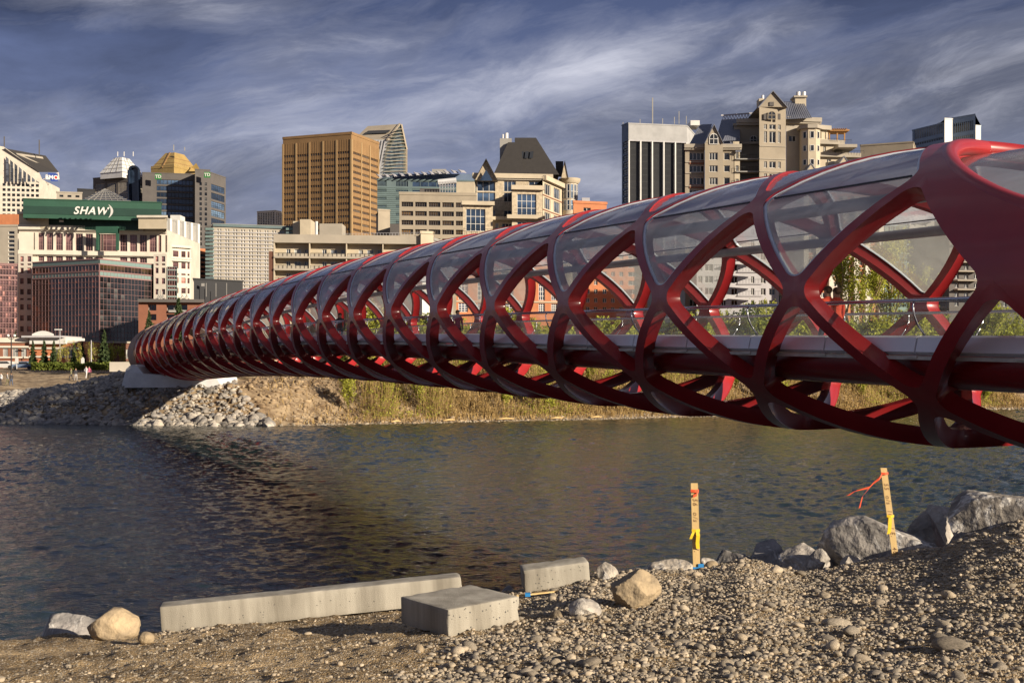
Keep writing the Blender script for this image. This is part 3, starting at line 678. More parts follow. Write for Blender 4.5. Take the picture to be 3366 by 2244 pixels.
# ---------------- the city: left side ----------------
def city_left():
    # white concrete bank tower, far left
    b = Bld('office_tower', 60, 700, 'white concrete tower with slanted dark roof and blue bank sign, far left')
    A, B, C = V2(-150, 690), V2(139, 700), V2(196, 735)
    zf = lambda v: zv(v, 700)
    mb = MB(); top = [(-150, 470), (12, 487), (128, 566), (139, 590)]
    vs = [Vector((xu(u, 690+10*(u+150)/289), 690+10*(u+150)/289, zf(v))) for u, v in top]
    d = (B-A).normalized(); L = (B-A).length; bot = [Vector((p.x, p.y, 3.0)) for p in vs]
    # front wall in two steps: window grid below, gable slots above
    cols = [((xu(u, 700)-A.x)/(B.x-A.x), (xu(u+9.5, 700)-A.x)/(B.x-A.x)) for u in [19+14.3*i for i in range(8)]]
    rows = [(zf(v+9), zf(v)) for v in [606+16.5*i for i in range(9)]]
    m1 = b.face(A, B, 3.0, zf(600), cols, rows, win=('g_dark', 'c_white2', 1, 1, 0.0)); m1 = m1
    for i in range(len(vs)-1):
        m1.quad(Vector((vs[i].x, vs[i].y, zf(600))), Vector((vs[i+1].x, vs[i+1].y, zf(600))), vs[i+1], vs[i], 0)
    b.face(B, C, 3.0, zf(590), mb=m1)
    tr = [at(12, 487, 695), at(150, 512, 735), at(193, 566, 737), at(139, 588, 700)]
    m1.add([at(139, 590, 700), at(196, 590, 735.5), at(193, 566, 735.5)], [(0, 1, 2)])
    b.p('wall', m1, M['c_white'])
    for i in range(8):
        u = 19+14.3*i; mw = MB(); v0 = 514+11.3*i
        mw.add([at(u, v0, 694.5), at(u+9.5, v0+9, 694.5), at(u+9.5, 598, 694.5), at(u, 598, 694.5)], [(0, 1, 2, 3)])
        for k in range(3): mw.bar(at(u, v0+20+k*22, 694.2), at(u+9.5, v0+20+k*22, 694.2), 0.25) if v0+20+k*22 < 598 else None
        b.p('window', mw, M['g_grey'])
    b.poly('roof', [(12, 487, 694), (150, 512, 735), (193, 566, 737), (128, 566, 699)], 'c_roof')
    b.poly('roof_panel', [(52, 503, 703), (140, 516, 730), (152, 540, 730), (75, 527, 703)], 'c_beige')
    for (u, v0, v1) in ((14, 449, 487), (129, 460, 512)):
        m_ = MB(); m_.bar(at(u, v0, 720), at(u, v1, 720), 0.5); b.p('antenna', m_, M['c_darkstone'])
    sg = MB(); sg.add([at(157, 568, 708), at(190, 571, 732), at(190, 596, 732), at(168, 596, 717)], [(0, 1, 2, 3)]); s_ = b.p('sign', sg, M['c_blue'])
    dn = (C-B).normalized(); lettering(b.root, 'BMO', at(170.5, 583.5, 705), Vector((.86, .5, 0)), 3.4, 'c_white2', bold=0.05)
    mr = MB(); mr.tube([at(183.5, 583.5, 712), at(183.5, 583.5, 712)+Vector((.15, -.3, 0))], 1.0, 16); b.p('logo', mr, M['c_redmark']); b.flush()
    # silver pyramid tower
    b = Bld('office_tower', 400, 650, 'dark glass tower with silver pyramid roof and arched front')
    A, P, C = corner(306, 428, 476, 650)
    zt = lambda v: zv(v, 650)
    b.body(A, P, 0, 588, front=dict(cols=auto(3, .8), rows=vrows(606, 88, 92, 1), win=('g_blue', 'c_beige', 8, 5, 0.25)), right=dict(cols=auto(1, .7), rows=vrows(606, 88, 92, 1), win=('g_dark', 'c_beige', 3, 5, 0.2)), wall='c_darkstone', uselen=C)
    A2, P2, C2 = corner(330, 402, 470, 648)
    b.body(A2, P2, 0, 570, vb=589, wall='c_silverroof', uselen=C2, name='crown_wall', parapet=0)
    D2 = A2+C2-P2; o = (A2+C2)/2; z0, z1 = zt(566), zt(512)
    base = [A2, P2, C2, D2]; mb = MB(); vs = [p+(p-o)*0.05+Vector((0, 0, z0)) for p in base]+[o+(p-o)*0.36+Vector((0, 0, z1)) for p in base]
    mb.add(vs, [(0, 1, 5, 4), (1, 2, 6, 5), (2, 3, 7, 6), (3, 0, 4, 7), (4, 5, 6, 7)]); b.p('roof', mb, M['c_silverroof'])
    ms = MB()
    for f in (.25, .5, .75):
        for q in (0, 1): ms.bar(vs[q].lerp(vs[q+1], f), vs[q+4].lerp(vs[q+5], f), .35)
        for q in (0, 1): ms.bar(vs[q].lerp(vs[q+4], f), vs[q+1].lerp(vs[q+5], f), .35)
    b.p('roof_rib', ms, M['c_grey'])
    # arched bay
    ma = MB(); cx, Z = 442, 640; pts = [at(cx+16*math.cos(t), 565-16*math.sin(t), Z) for t in [math.pi*i/12 for i in range(13)]]
    ma.add([at(426, 670, Z), at(458, 670, Z)]+pts, [tuple([0, 1]+list(range(2, 15)))]); ma.tube([at(458, 670, Z-1)]+[p+Vector((0, -1, 0)) for p in pts]+[at(426, 670, Z-1)], 0.8, 6)
    b.p('arched_bay', ma, M['g_blue'])
    for u in (387, 408, 438): m_ = MB(); m_.bar(at(u, 499, 655), at(u, 514, 655), .35); b.p('antenna', m_, M['c_white2'])
    b.flush()
    # gold pyramid tower with green bank signs
    b = Bld('office_tower', 590, 640, 'dark glass tower with gold pyramid roof and green bank signs')
    A, P, C = corner(496, 572, 652, 645)
    b.body(A, P, 0, 547, vb=575, wall='c_goldroof', uselen=C, name='crown_wall', parapet=0)
    D = A+C-P; o = (A+C)/2; z0, z1 = zv(549, 645), zv(493, 645); base = [A, P, C, D]
    mb = MB(); vs = [p+(p-o)*.02+Vector((0, 0, z0)) for p in base]+[o+(p-o)*0.40+Vector((0, 0, z1)) for p in base]
    mb.add(vs, [(0, 1, 5, 4), (1, 2, 6, 5), (2, 3, 7, 6), (3, 0, 4, 7), (4, 5, 6, 7)]); b.p('roof', mb, M['c_goldroof'])
    ms = MB()
    for f in (.3, .6):
        for q in (0, 1): ms.bar(vs[q].lerp(vs[q+4], f), vs[q+1].lerp(vs[q+5], f), .3)
    ms.bar(vs[0].lerp(vs[1], .5), vs[4].lerp(vs[5], .5), .8); b.p('roof_rib', ms, M['c_gold'])
    mg = MB(); mg.add([at(620, 563, 650), at(660, 563, 662), at(645, 536, 655), at(628, 552, 655)], [(0, 1, 2, 3)]); b.p('gable', mg, M['c_goldroof'])
    A, B = V2(468, 622), V2(640, 628)
    b.body(A, B, 25, 569, front=dict(cols=[(.27, .97)], rows=[(v, v+16) for v in range(588, 820, 21)], win=('g_blue', 'c_black', 10, 1, 0.2)), wall='c_darkstone')
    b.body(V2(641, 612), V2(690, 615), 30, 558, front=dict(cols=auto(2, .45, .2, .1), rows=vrows(598, 10, 16.5, 13), win=('g_dark', 'c_black', 1, 1, 0)), wall='c_darkstone')
    b.body(V2(690, 622), V2(742, 640), 30, 568, front=dict(cols=[(.08, .92)], rows=[(v, v+21) for v in range(603, 820, 28)], win=('g_blue', 'c_black', 6, 3, 0.15)), wall='c_darkstone')
    for u, v, Z in ((520, 581, 618), (681, 575, 609)):
        mb = MB(); mb.box(at(u, v, Z), (2.4*1.3, .4, 2.6*1.1)); s_ = b.p('sign', mb, M['c_signgreen']); lettering(b.root, 'TD', at(u, v, Z-.3), Vector((1, 0, 0)), 2.3, 'c_white2', bold=.06)
    for u, v0 in ((571, 476), (607, 484)): m_ = MB(); m_.bar(at(u, v0, 645), at(u, 496, 645), .4); b.p('antenna', m_, M['c_grey'])
    b.flush()
    # low roofs between
    b = Bld('rooftop_block', 230, 420, 'pale concrete rooftop block behind the green roofed office', 'building')
    b.body(V2(186, 420), V2(270, 422), 14, 634, front=dict(cols=auto(3, .5), rows=[(640, 647)], win=('g_dark', 'c_white2', 1, 1, 0)), wall='c_beige'); b.body(V2(255, 430), V2(312, 432), 14, 624, wall='c_black'); b.flush()
    b = Bld('glass_pyramid', 345, 300, 'black glazed pyramid roof above the green office block', 'building')
    mb = MB(); q = [at(256, 664, 296), at(442, 668, 296), at(442, 664, 330), at(256, 664, 330), at(345, 620, 313)]
    mb.add(q, [(0, 1, 4), (1, 2, 4), (2, 3, 4), (3, 0, 4)]); b.p('roof', mb, M['g_dark'])
    ms = MB()
    for f in [i/8 for i in range(1, 8)]:
        ms.bar(q[0].lerp(q[1], f)+Vector((0, -.05, .05)), q[4], .12); ms.bar(q[0].lerp(q[4], f)+Vector((0, -.05, .05)), q[1].lerp(q[4], f)+Vector((0, -.05, .05)), .12)
    b.p('roof_rib', ms, M['c_grey'])
    # ---- green topped office block with the white name sign
    b = Bld('office_block', 300, 262, 'cream office block with dark green top floor and big white sign')
    zf = lambda v: zv(v, 260)
    P0, P1 = V2(62, 258), V2(548, 264)
    A, B = P0, P1; L = (B-A).length; fu = lambda u: (V2(u, 261)-A).length/L
    frc = []
    for u in [89+i*32.2 for i in range(8)]+[392+i*31.5 for i in range(4)]: frc.append((fu(u), fu(u+(12 if u < 95 else 23))))
    frc.append((fu(515), fu(524))); frc.append((fu(65), fu(72))); frc.append((fu(537), fu(543)))
    rows1 = [(768, 823)]
    z0 = 3.0
    mb = b.face(A, B, zf(830), zf(748), frc+[(fu(330), fu(384))], [(zf(823), zf(767))], win=('g_pink', 'c_pinkframe', 3, 3, 0.10), rec=.35)
    b.face(A, B, zf(1000), zf(832), frc[1:8]+frc[8:11], [(zf(860), zf(842))], mb=mb, win=('g_pink', 'c_pinkframe', 3, 1, 0.10), rec=.35)
    b.face(A, B, z0, zf(1000), mb=mb)
    C, D = B+Vector((-.02, 1, 0)).normalized()*30, A+Vector((-.02, 1, 0)).normalized()*30
    for p, q in ((B, C), (C, D), (D, A)): b.face(p, q, z0, zf(748), mb=mb)
    b.p('wall', mb, M['c_white']); mr = MB(); mr.prism([(p.x, p.y) for p in (A, B, C, D)], zf(749), zf(748.5)); b.p('roof', mr, M['c_grey'])
    # flanking window columns in front of the wall
    for ua, ub in ((60, 107), (505, 547)):
        Aq, Bq = V2(ua, 256.5), V2(ub, 256.5)
        b.body(Aq, Bq, 3, 836, front=dict(cols=[(.13, .38), (.62, .90)], rows=[(842, 860), (866, 872), (880, 898), (914, 933), (950, 968), (980, 986), (1000, 1018), (1036, 1054), (1072, 1090), (1106, 1124)], win=('g_pink', 'c_pinkframe', 1, 1, 0.06)), wall='c_white', name='pier', parapet=0)
    for v, h, t in ((750, 1.0, .9), (757, .5, .5), (832, .9, .9), (838, .5, .5)): b.band(A, B, zf(v), h, t, 'c_white')
    for ua, ub in ((62, 160), (455, 548)):
        b.body(V2(ua, 258), V2(ub, 258), 12, 705 if ua < 100 else 717, vb=752, wall='c_cream', name='shoulder', parapet=.4)
        b.band(V2(ua-3, 258), V2(ub+3, 258), zf(704 if ua < 100 else 716), .5, .5, 'c_white')
    b.body(V2(163, 259), V2(455, 261), 20, 715, vb=754, wall='c_green', name='green_storey', parapet=0)
    b.fins(V2(163, 258.9), V2(455, 260.9), [i/60 for i in range(61)], zf(753), zf(716), .10, .12, 'c_greendark', 'cladding_rib', each=False)
    g0, g1 = V2(76, 254), V2(531, 260)
    b.body(g0, g1, 26, 655, vb=716, wall='c_green', name='green_storey', parapet=.2, roof='c_green')
    b.band(g0, g1, zv(693, 256), zv(684, 256)-zv(704, 256)+.35, .12, 'c_greendark', 'sign_band')
    for p, q in ((V2(320, 257.5), V2(327, 257.5)), (V2(385, 257.5), V2(392, 257.5))): b.band(p, q, (zf(827)+zf(756))/2, zf(756)-zf(827), .8, 'c_green', 'portal')
    b.band(V2(320, 257.5), V2(392, 257.5), (zf(772)+zf(750))/2, zf(750)-zf(772), .9, 'c_green', 'portal')
    dn = (g1-g0).normalized()
    lettering(b.root, 'SHAW', at(297, 694, 252.5), dn, 2.25, 'c_white2', shear=.28, bold=.045, ext=.12, sx=0.97, space=1.16)
    ma = MB(); pts = []
    for i in range(13):
        t = -1+2*i/12; w = 0.36*(1-abs(t)**2)+.05; cx = 357+11*(1-t*t); y = 694+22*t+0
        pts.append((at(cx-w*10, y, 252.4), at(cx+w*10, y, 252.4)))
    for (a, c), (d_, e) in zip(pts[:-1], pts[1:]): ma.quad(a, c, e, d_)
    b.p('logo', ma, M['c_white2'])
    mb = MB(); mb.box(at(202, 727, 258.6), (.9, .3, .4)); b.p('lamp', mb, M['c_white2'])
    # glass box in front
    Ag, Pg, Cg = corner(108, 327, 506, 244, 27)
    def curtain(P, Q, nx, vt, left):
        zt = zv(850, 244); zb = zv(1130, 244); H = lambda v: zv(v, 244)
        mb = b.face(P, Q, 3.5, zt, [], []); b.p('wall', mb, M['c_black'])
        n = nx; dn_ = (Q-P).normalized(); ang = math.atan2(dn_.y, dn_.x); L_ = (Q-P).length
        out = Vector((dn_.y, -dn_.x, 0))
        def put(rowset, mname, nm, nn):
            for v0, v1 in rowset:
                for i in range(nn):
                    c = P+dn_*(L_*(i+.5)/nn)+out*.12; c.z = (H(v0)+H(v1))/2
                    b.w.append((c, L_/nn*.985, (H(v0)-H(v1))*.985, ang, (mname, 'c_pinkframe', 1, 1, 0.0), nm))
        put([(853, 866), (892, 905)], 'c_teal', 'spandrel_panel', 14 if left else 14)
        put([(869, 889)], 'g_brown' if left else 'g_bronze', 'pane', n)
        put([(909+i*18.2, 909+(i+1)*18.2-1) for i in range(12)], 'g_brown' if left else 'g_dark', 'pane', n)
        for v in (851, 867.5, 890.5, 907): b.band(P, Q, H(v), .26, .2, 'c_pinkframe', 'transom')
        for i in range(11): b.band(P, Q, H(909+(i+1)*18.2-.5), .05, .15, 'c_pinkframe', 'transom')
        b.fins(P, Q, [i/n for i in range(n+1)], H(1130), H(868), .045, .15, 'c_pinkframe', 'mullion')
    curtain(Ag, Pg, 20, 850, True); curtain(Pg, Cg, 16, 850, False)
    mr = MB(); mr.prism([(p.x, p.y) for p in (Ag, Pg, Cg, Ag+Cg-Pg)], zv(850, 244)-.05, zv(850, 244)); b.p('roof', mr, M['c_grey'])
    # right annex
    b.body(V2(549, 268), V2(627, 272), 20, 812, front=dict(cols=[(.02, .12), (.2, .48), (.6, .78), (.86, .95)], rows=[(822, 842), (860, 880), (896, 902), (910, 928), (944, 962), (978, 996), (1012, 1030), (1046, 1064)], win=('g_pink', 'c_pinkframe', 1, 1, .05)), wall='c_white', name='annex_wall')
    b.body(V2(549, 262), V2(583, 263), 5, 876, front=dict(cols=auto(1, .96), rows=[(877, 885), (888, 906), (909, 917), (921, 938), (942, 950), (954, 972), (976, 984), (988, 1005)], win=('g_brown', 'c_pinkframe', 4, 1, .1)), wall='c_teal', name='bay_wall', parapet=0)
    for v in (808, 848, 853): b.band(V2(549, 267.8), V2(627, 271.8), zv(v, 268), .5, .5, 'c_white')
    b.flush()
    # dark glass wing, far left
    b = Bld('office_wing', 30, 250, 'dark rose glass office wing at the left picture edge')
    A, B = V2(-120, 246), V2(57, 252)
    b.body(A, B, 25, 862, front=dict(cols=[(i/18+.003, (i+1)/18-.003) for i in range(18)], rows=[(867, 877), (880, 897), (902, 912)]+[(916+i*18, 916+i*18+16.5) for i in range(11)], win=('g_pink', 'c_pinkframe', 1, 1, .05), wname='pane'), wall='c_pinkframe', parapet=.2); b.flush()
    b = Bld('apartment_block', 20, 300, 'brick topped tan apartment block behind the dark wing, picture edge left')
    b.body(V2(-150, 300), V2(58, 300), 20, 745, front=dict(cols=[(.55, .68), (.85, .95)], rows=vrows(760, 10, 14, 8), win=('g_dark', 'c_white2', 1, 1, .1)), wall='c_beige')
    b.boxat('upper_storey', -150, 60, 704, 746, 303, 15, 'c_orange'); b.flush()
    # grey finned tower
    b = Bld('office_tower', 600, 335, 'slate grey tower with white vertical fins beside the cream office')
    A, B = V2(545, 330), V2(657, 345)
    b.body(A, B, 25, 722, front=dict(cols=auto(5, .86, .02, .02), rows=[(790, 860), (862, 900), (902, 960)], win=('g_blue', 'c_bluegrey', 3, 4, .15)), wall='c_grey')
    b.fins(A, B, [.08, .30, .49, .69, .90], zv(990, 330), zv(718, 330), 1.0, .8, 'c_white2'); b.boxat('roof_box', 560, 592, 707, 724, 338, 5, 'c_white2'); b.flush()
    # long apartment slab with teal balconies
    b = Bld('apartment_slab', 830, 350, 'long pale apartment slab with rows of small windows and teal balconies')
    A, B = V2(700, 345), V2(962, 352)
    rows = vrows(751, 7.5, 12.3, 18)
    cols = []
    for i in range(10): c = .05+i*.098; cols += [(c, c+.018), (c+.034, c+.052)]
    b.body(A, B, 16, 740, front=dict(cols=cols, rows=rows, win=('g_dark', 'c_white2', 1, 1, .12)), wall='c_beige')
    for v in [760.5+i*12.3 for i in range(18)]: b.band(A, B, zv(v, 345), .22, .25, 'c_lilac', 'floor_band')
    b.band(A, B, zv(740, 345), .8, .5, 'c_tealdark', 'fascia')
    for i in range(18):
        for u0, u1, yy in ((675, 700, 344), (940, 963, 350)):
            if u0 > 900 and i > 3: continue
            b.boxat('balcony', u0, u1, 749+i*12.3, 756+i*12.3, yy-1.4, 1.3, 'c_tealdark' if i % 2 else 'c_teal')
    b.boxat('end_wall', 675, 700, 742, 990, 345, 14, 'c_darkstone')
    b.boxat('end_wall', 963, 984, 727, 800, 348, 12, 'c_cream'); b.boxat('stair_tower', 986, 1021, 721, 800, 346, 12, 'c_cream'); b.flush()
    b = Bld('apartment_block', 660, 372, 'narrow orange brown balcony block left of the apartment slab')
    b.body(V2(650, 372), V2(682, 374), 12, 822, front=dict(cols=[(.1, .95)], rows=vrows(834, 9, 15, 12), win=('g_dark', 'c_black', 3, 1, .1)), wall='c_orange'); b.flush()
    b = Bld('office_tower', 893, 800, 'small distant white gridded tower left of the gold tower')
    A, P, C = corner(845, 905, 943, 800, 24)
    b.body(A, P, 0, 697, front=dict(cols=auto(7, .6), rows=vrows(702, 3.6, 5.5, 7), win=('g_dark', 'c_white2', 1, 1, 0)), right=dict(cols=auto(6, .55), rows=vrows(702, 3.6, 5.5, 7), win=('g_dark', 'c_white2', 1, 1, 0)), wall='c_white', uselen=C); b.flush(minpx=3)
    # ---- gold tower
    b = Bld('office_tower', 1100, 455, 'tall square gold brown tower with dark window strips')
    A, P, C = corner(930, 1155, 1246, 450, 21)
    rw = [(512+i*20.6, 512+i*20.6+8.5) for i in range(14)]
    w = ('g_dark', 'c_gold', 5, 1, .12)
    b.body(A, P, 0, 459.5, front=dict(cols=[(.012+i*.197, .012+i*.197+.172) for i in range(5)], rows=rw, win=w, rec=.3), right=dict(cols=[(.06, .33), (.37, .64), (.68, .95)], rows=rw, win=('g_dark', 'c_gold', 5, 1, .12), rec=.3), wall='c_gold', uselen=C, parapet=1.0)
    zt, zb = zv(457, 450), zv(790, 450)
    b.fins(A, P, [.0, .197, .394, .591, .788, .995], zb, zt, .6, .22, 'c_goldlight', 'pilaster'); b.fins(P, C, [.02, .35, .66, .98], zb, zt, .6, .22, 'c_goldlight', 'pilaster')
    fr = [.012+i*.197+.172*j/5 for i in range(5) for j in range(6)]; b.fins(A, P, fr, zb, zt, .12, .06, 'c_gold', 'thin_rib')
    fr = [x+.27*j/5 for x in (.06, .37, .68) for j in range(6)]; b.fins(P, C, fr, zb, zt, .12, .06, 'c_gold', 'thin_rib')
    mm = MB()
    for i in range(9): u = 1016+i*11.5; mm.bar(at(u, 453, 470), at(u, 472, 470), .3); 
    mm.bar(at(1014, 453, 470), at(1110, 452, 470), .3); mm.bar(at(1014, 460, 470), at(1110, 459, 470), .3); b.p('roof_screen', mm, M['c_grey']); b.flush()
    # ---- sloping roofed glass tower behind the gold tower
    b = Bld('office_tower', 1260, 700, 'glass tower with steep slanting tan roof behind gold tower')
    b.poly('roof', [(1164, 458, 690), (1273, 460, 690), (1314, 408, 740), (1209, 415, 735)], 'c_tan')
    b.poly('roof_opening', [(1196, 441, 702), (1275, 437, 706), (1285, 427, 716), (1210, 430, 712)], 'c_black')
    b.poly('wall', [(1164, 458, 690), (1164, 620, 690), (1250, 620, 690), (1273, 460, 690)], 'g_grey')
    b.poly('wall', [(1273, 460, 690), (1250, 620, 690), (1336, 620, 745), (1336, 491, 745), (1322, 410, 742), (1314, 408, 740)], 'g_tealglass')
    for i in range(15): v = 422+i*11; ul = max(1273-(v-460)*.144, 1273) if v < 460 else 1273-(v-460)*.144; b_ = MB()
    for i in range(14):
        v = 424+i*11.5; ul = 1273+(460-v)*.79 if v < 460 else 1273-(v-460)*.144; ur = 1322+(v-410)*.17 if v < 491 else 1336; b_ = MB(); b_.bar(at(ul+1, v+2, 689), at(ur-1, v, 742), .8, .3); b.p('floor_band', b_, M['c_tan'])
    ms = MB()
    for i in range(1, 12): u = 1164+i*9.4; ms.bar(at(u, 460, 689), at(u-(i*1.9), 560, 689), .5)
    b.p('wall_rib', ms, M['c_lilac']); mb = MB(); mb.bar(at(1318, 409, 739), at(1336, 492, 743), 1.2); mb.bar(at(1336, 492, 743), at(1336, 600, 743), 1.2); mb.bar(at(1273, 460, 688), at(1314, 408, 738), 1.0); b.p('edge_trim', mb, M['c_tan'])
    # ---- teal office
    b = Bld('office_block', 1400, 400, 'teal glass office with louvred roof canopy right of gold tower')
    A, B = V2(1240, 400), V2(1575, 404)
    b.body(A, B, 20, 592, front=dict(cols=[(.0, .09), (.18, .30), (.34, .98)], rows=[(594, 612)]+vrows(620, 11, 26, 7), win=('g_blue', 'c_tealdark', 8, 1, .15)), wall='c_tealdark')
    for i in range(20): b.band(A, B, zv(616+i*6.5, 400), .12, .2, 'c_teal', 'floor_band')
    b.boxat('roof_box', 1420, 1466, 556, 570, 412, 8, 'c_grey'); b.boxat('penthouse', 1290, 1560, 572, 594, 408, 10, 'c_bluegrey')
    for i in range(12): u = 1248+i*24.5; mb = MB(); mb.quad(at(u, 582-i*1.4, 398), at(u+17, 585-i*1.4, 402), at(u+8, 576-i*1.4, 410), at(u-10, 573-i*1.4, 407)); mb.bar(at(u, 582-i*1.4, 398), at(u-10, 573-i*1.4, 407), .3); b.p('louvre', mb, M['c_lilac'])
    b.flush()
    b = Bld('concrete_block', 1265, 390, 'plain tan concrete block at the foot of the gold tower'); b.body(V2(1243, 385), V2(1282, 387), 12, 692, wall='c_tan'); b.boxat('wall', 1282, 1318, 736, 800, 380, 8, 'c_darkstone')
    # ---- beige office
    b = Bld('office_block', 1430, 330, 'beige concrete office with recessed ribbon windows beside stone condominium')
    A, B = V2(1313, 330), V2(1575, 332.5)
    b.body(A, B, 18, 640, front=dict(cols=[((1320-1313+i*44.5)/262, (1320-1313+i*44.5+38)/262) for i in range(6)], rows=vrows(663, 16, 30, 6), win=('g_bronze', 'c_darkstone', 5, 1, .12), rec=.6), wall='c_tan', roof='c_grey', parapet=.8)
    b.boxat('plant_room', 1380, 1445, 620, 640, 336, 8, 'c_darkstone'); b.boxat('plant_room', 1500, 1560, 598, 642, 340, 8, 'c_cream')
    mm = MB()
    for i in range(6): mm.bar(at(1446+i*9, 598, 333), at(1446+i*9, 632, 333), .15)
    for v in (600, 612, 622): mm.bar(at(1444, v, 333), at(1494, v, 333), .15)
    b.p('plant_frame', mm, M['c_lilac']); mt = MB(); mt.tube([at(1440, 600, 335), at(1500, 594, 335)], .9, 8); b.p('duct', mt, M['c_silverroof']); b.flush()
    # ---- balcony apartments
    b = Bld('balcony_apartments', 1140, 215, 'low beige apartment building with long recessed balconies above the bridge')
    A, B = V2(900, 213), V2(1382, 216)
    fu = lambda u: (u-900)/482
    bays = [(900, 1016), (1017, 1137), (1138, 1257), (1258, 1380)]
    z = lambda v: zv(v, 215)
    d = (B-A).normalized(); inn = Vector((-d.y, d.x, 0)); A2, B2 = A+inn*1.6, B+inn*1.6
    cols = []
    for a, c in bays:
        w_ = c-a; cols += [(fu(a+w_*.33), fu(a+w_*.45)), (fu(a+w_*.56), fu(a+w_*.75)), (fu(a+w_*.85), fu(a+w_*.95))]
    b.body(A2, B2, 14, 786, front=dict(cols=cols, rows=[(818, 842), (858, 882), (898, 922), (938, 962), (978, 1000)], win=('g_grey', 'c_white2', 2, 1, .07)), wall='c_cream')
    for i, v in enumerate((793, 848, 888, 928, 968, 1008)): b.band(A+inn*1.6, B+inn*1.6, z(v)+(.3 if i == 0 else 0), 1.5 if i == 0 else .35, 1.9, 'c_beige', 'balcony_slab')
    for v in (834, 874, 914, 954, 994):
        for a, c in bays:
            P, Q = A+(B-A)*fu(a+2), A+(B-A)*fu(c-1); mb = MB(); h = zv(v, 215)
            mb.bar(Vector((P.x, P.y, h)), Vector((Q.x, Q.y, h)), .07); 
            for i in range(9): p = P.lerp(Q, i/8); mb.bar(Vector((p.x, p.y, h)), Vector((p.x, p.y, h-.75)), .05)
            b.p('balcony_rail', mb, M['c_black'])
            P2, Q2 = P+inn*.1, Q+inn*.1; mq = MB(); mq.quad(Vector((P2.x, P2.y, h-.75)), Vector((Q2.x, Q2.y, h-.75)), Vector((Q2.x, Q2.y, h-.08)), Vector((P2.x, P2.y, h-.08))); b.p('balcony_screen', mq, M['c_beige'])
    for f in (0.003, fu(1016.5), fu(1137.5), fu(1257.5), .997):
        p = A+(B-A)*f+inn*.7; mb = MB(); mb.box((p.x, p.y, (z(800)+3)/2), (.22, 1.7, z(800)-3), rz=math.atan2(d.y, d.x)); b.p('party_wall', mb, M['c_cream'])
    b.body(V2(1383, 215), V2(1425, 216), 12, 768, wall='c_cream', roof='c_grey'); b.body(V2(1425, 228), V2(1490, 240), 12, 790, wall='c_grey')
    b.boxat('stair_block', 884, 900, 826, 1000, 213, 8, 'c_brickdark')
    b.boxat('roof_box', 1050, 1124, 735, 790, 224, 5, 'c_beige'); mt = MB(); mt.tube([at(1040, 728, 222), at(1040, 790, 222)], .28, 10); b.p('chimney', mt, M['c_white2'])
    mm = MB()
    for i in range(26): u = 1130+i*10; mm.bar(at(u, 767, 221), at(u, 779, 221), .05)
    mm.bar(at(1128, 768, 221), at(1382, 764, 221), .05); b.p('roof_rail', mm, M['c_lilac'])
    b.flush()
    # ---- black plant building and brick low rise
    b = Bld('plant_building', 718, 205, 'windowless black box building behind the far bridge end')
    b.body(V2(637, 200), V2(798, 206), 15, 918, wall='c_black', roof='c_black', parapet=.2)
    mm = MB()
    for u in (678, 710, 745): mm.bar(at(u, 930, 199.7), at(u, 975, 199.7), .08)
    b.p('ladder', mm, M['c_grey']); mb = MB(); mb.box(at(667, 936, 199.8), (.5, .2, .5)); b.p('vent', mb, M['c_grey']); b.flush()
    b = Bld('brick_apartments', 560, 190, 'low brown brick apartment house with flat roof behind the far bridge end')
    A, B = V2(455, 186), V2(672, 187.5)
    b.body(A, B, 14, 986, front=dict(cols=[(.14, .27), (.42, .74)], rows=[(1000, 1020), (1032, 1052), (1064, 1084), (1096, 1116)], win=('g_dark', 'c_grey', 3, 1, .08), rec=1.0), wall='c_brick', roof='c_grey', parapet=0)
    b.band(A, B, zv(988, 186), .5, .8, 'c_darkstone', 'fascia')
    for v in (1022, 1054, 1086): b.band(A+(B-A)*.46, A+(B-A)*.73, zv(v, 186), .35, .4, 'c_grey', 'balcony_slab')
    for u, h in ((520, 30), (527, 34), (534, 28), (598, 22), (612, 44)): m_ = MB(); m_.bar(at(u, 986-h, 192), at(u, 986, 192), .10); m_.bar(at(u-8, 984, 192), at(u+2, 970, 192), .08); m_.bar(at(u+9, 984, 192), at(u+2, 970, 192), .08); b.p('antenna', m_, M['c_grey'])
    b.flush()
    # ---- riverside brick pavilion with white curved entrance roof
    b = Bld('brick_pavilion', 190, 226, 'low brick riverside pavilion with white arched entrance roof')
    A, B = V2(-120, 220), V2(95, 222)
    b.body(A, B, 14, 1118, front=dict(cols=[(.28+i*.085*1.0, .28+i*.085+.05) for i in range(3)]+[(.60, .68), (.745, .835), (.885, .965)], rows=[(1142, 1172), (1192, 1215)], win=('g_tealglass', 'c_white2', 4, 1, .08)), wall='c_brick', roof='c_grey', parapet=0)
    for v, h in ((1117, .9), (1139, .35), (1174, .3), (1190, .3)): b.band(A, B, zv(v, 220), h, .35, 'c_white')
    b.boxat('entrance_wall', 97, 215, 1108, 1130, 221, 10, 'c_white2'); b.boxat('entrance_wall', 97, 300, 1123, 1230, 222, 10, 'c_orange')
    for v in (1124, 1144, 1172): b.band(V2(97, 222), V2(258, 222), zv(v, 222), .35, .3, 'c_white')
    for u in (188, 204, 232, 246): mb = MB(); mb.box(at(u, 1157, 221.9), (.6, .2, 1.4)); b.p('window', mb, M['g_tealglass'])
    mo = MB(); pts = []
    for i in range(11): t = i/10; pts.append((105+72*t, 1104-17*math.sin(math.pi*(.12+.76*t))))
    for (a, c), (d_, e) in zip(pts[:-1], pts[1:]): mo.quad(at(a, c, 221), at(d_, e, 221), at(d_, e, 231), at(a, c, 231)); mo.quad(at(a, 1108, 221), at(d_, 1108, 221), at(d_, e, 221), at(a, c, 221))
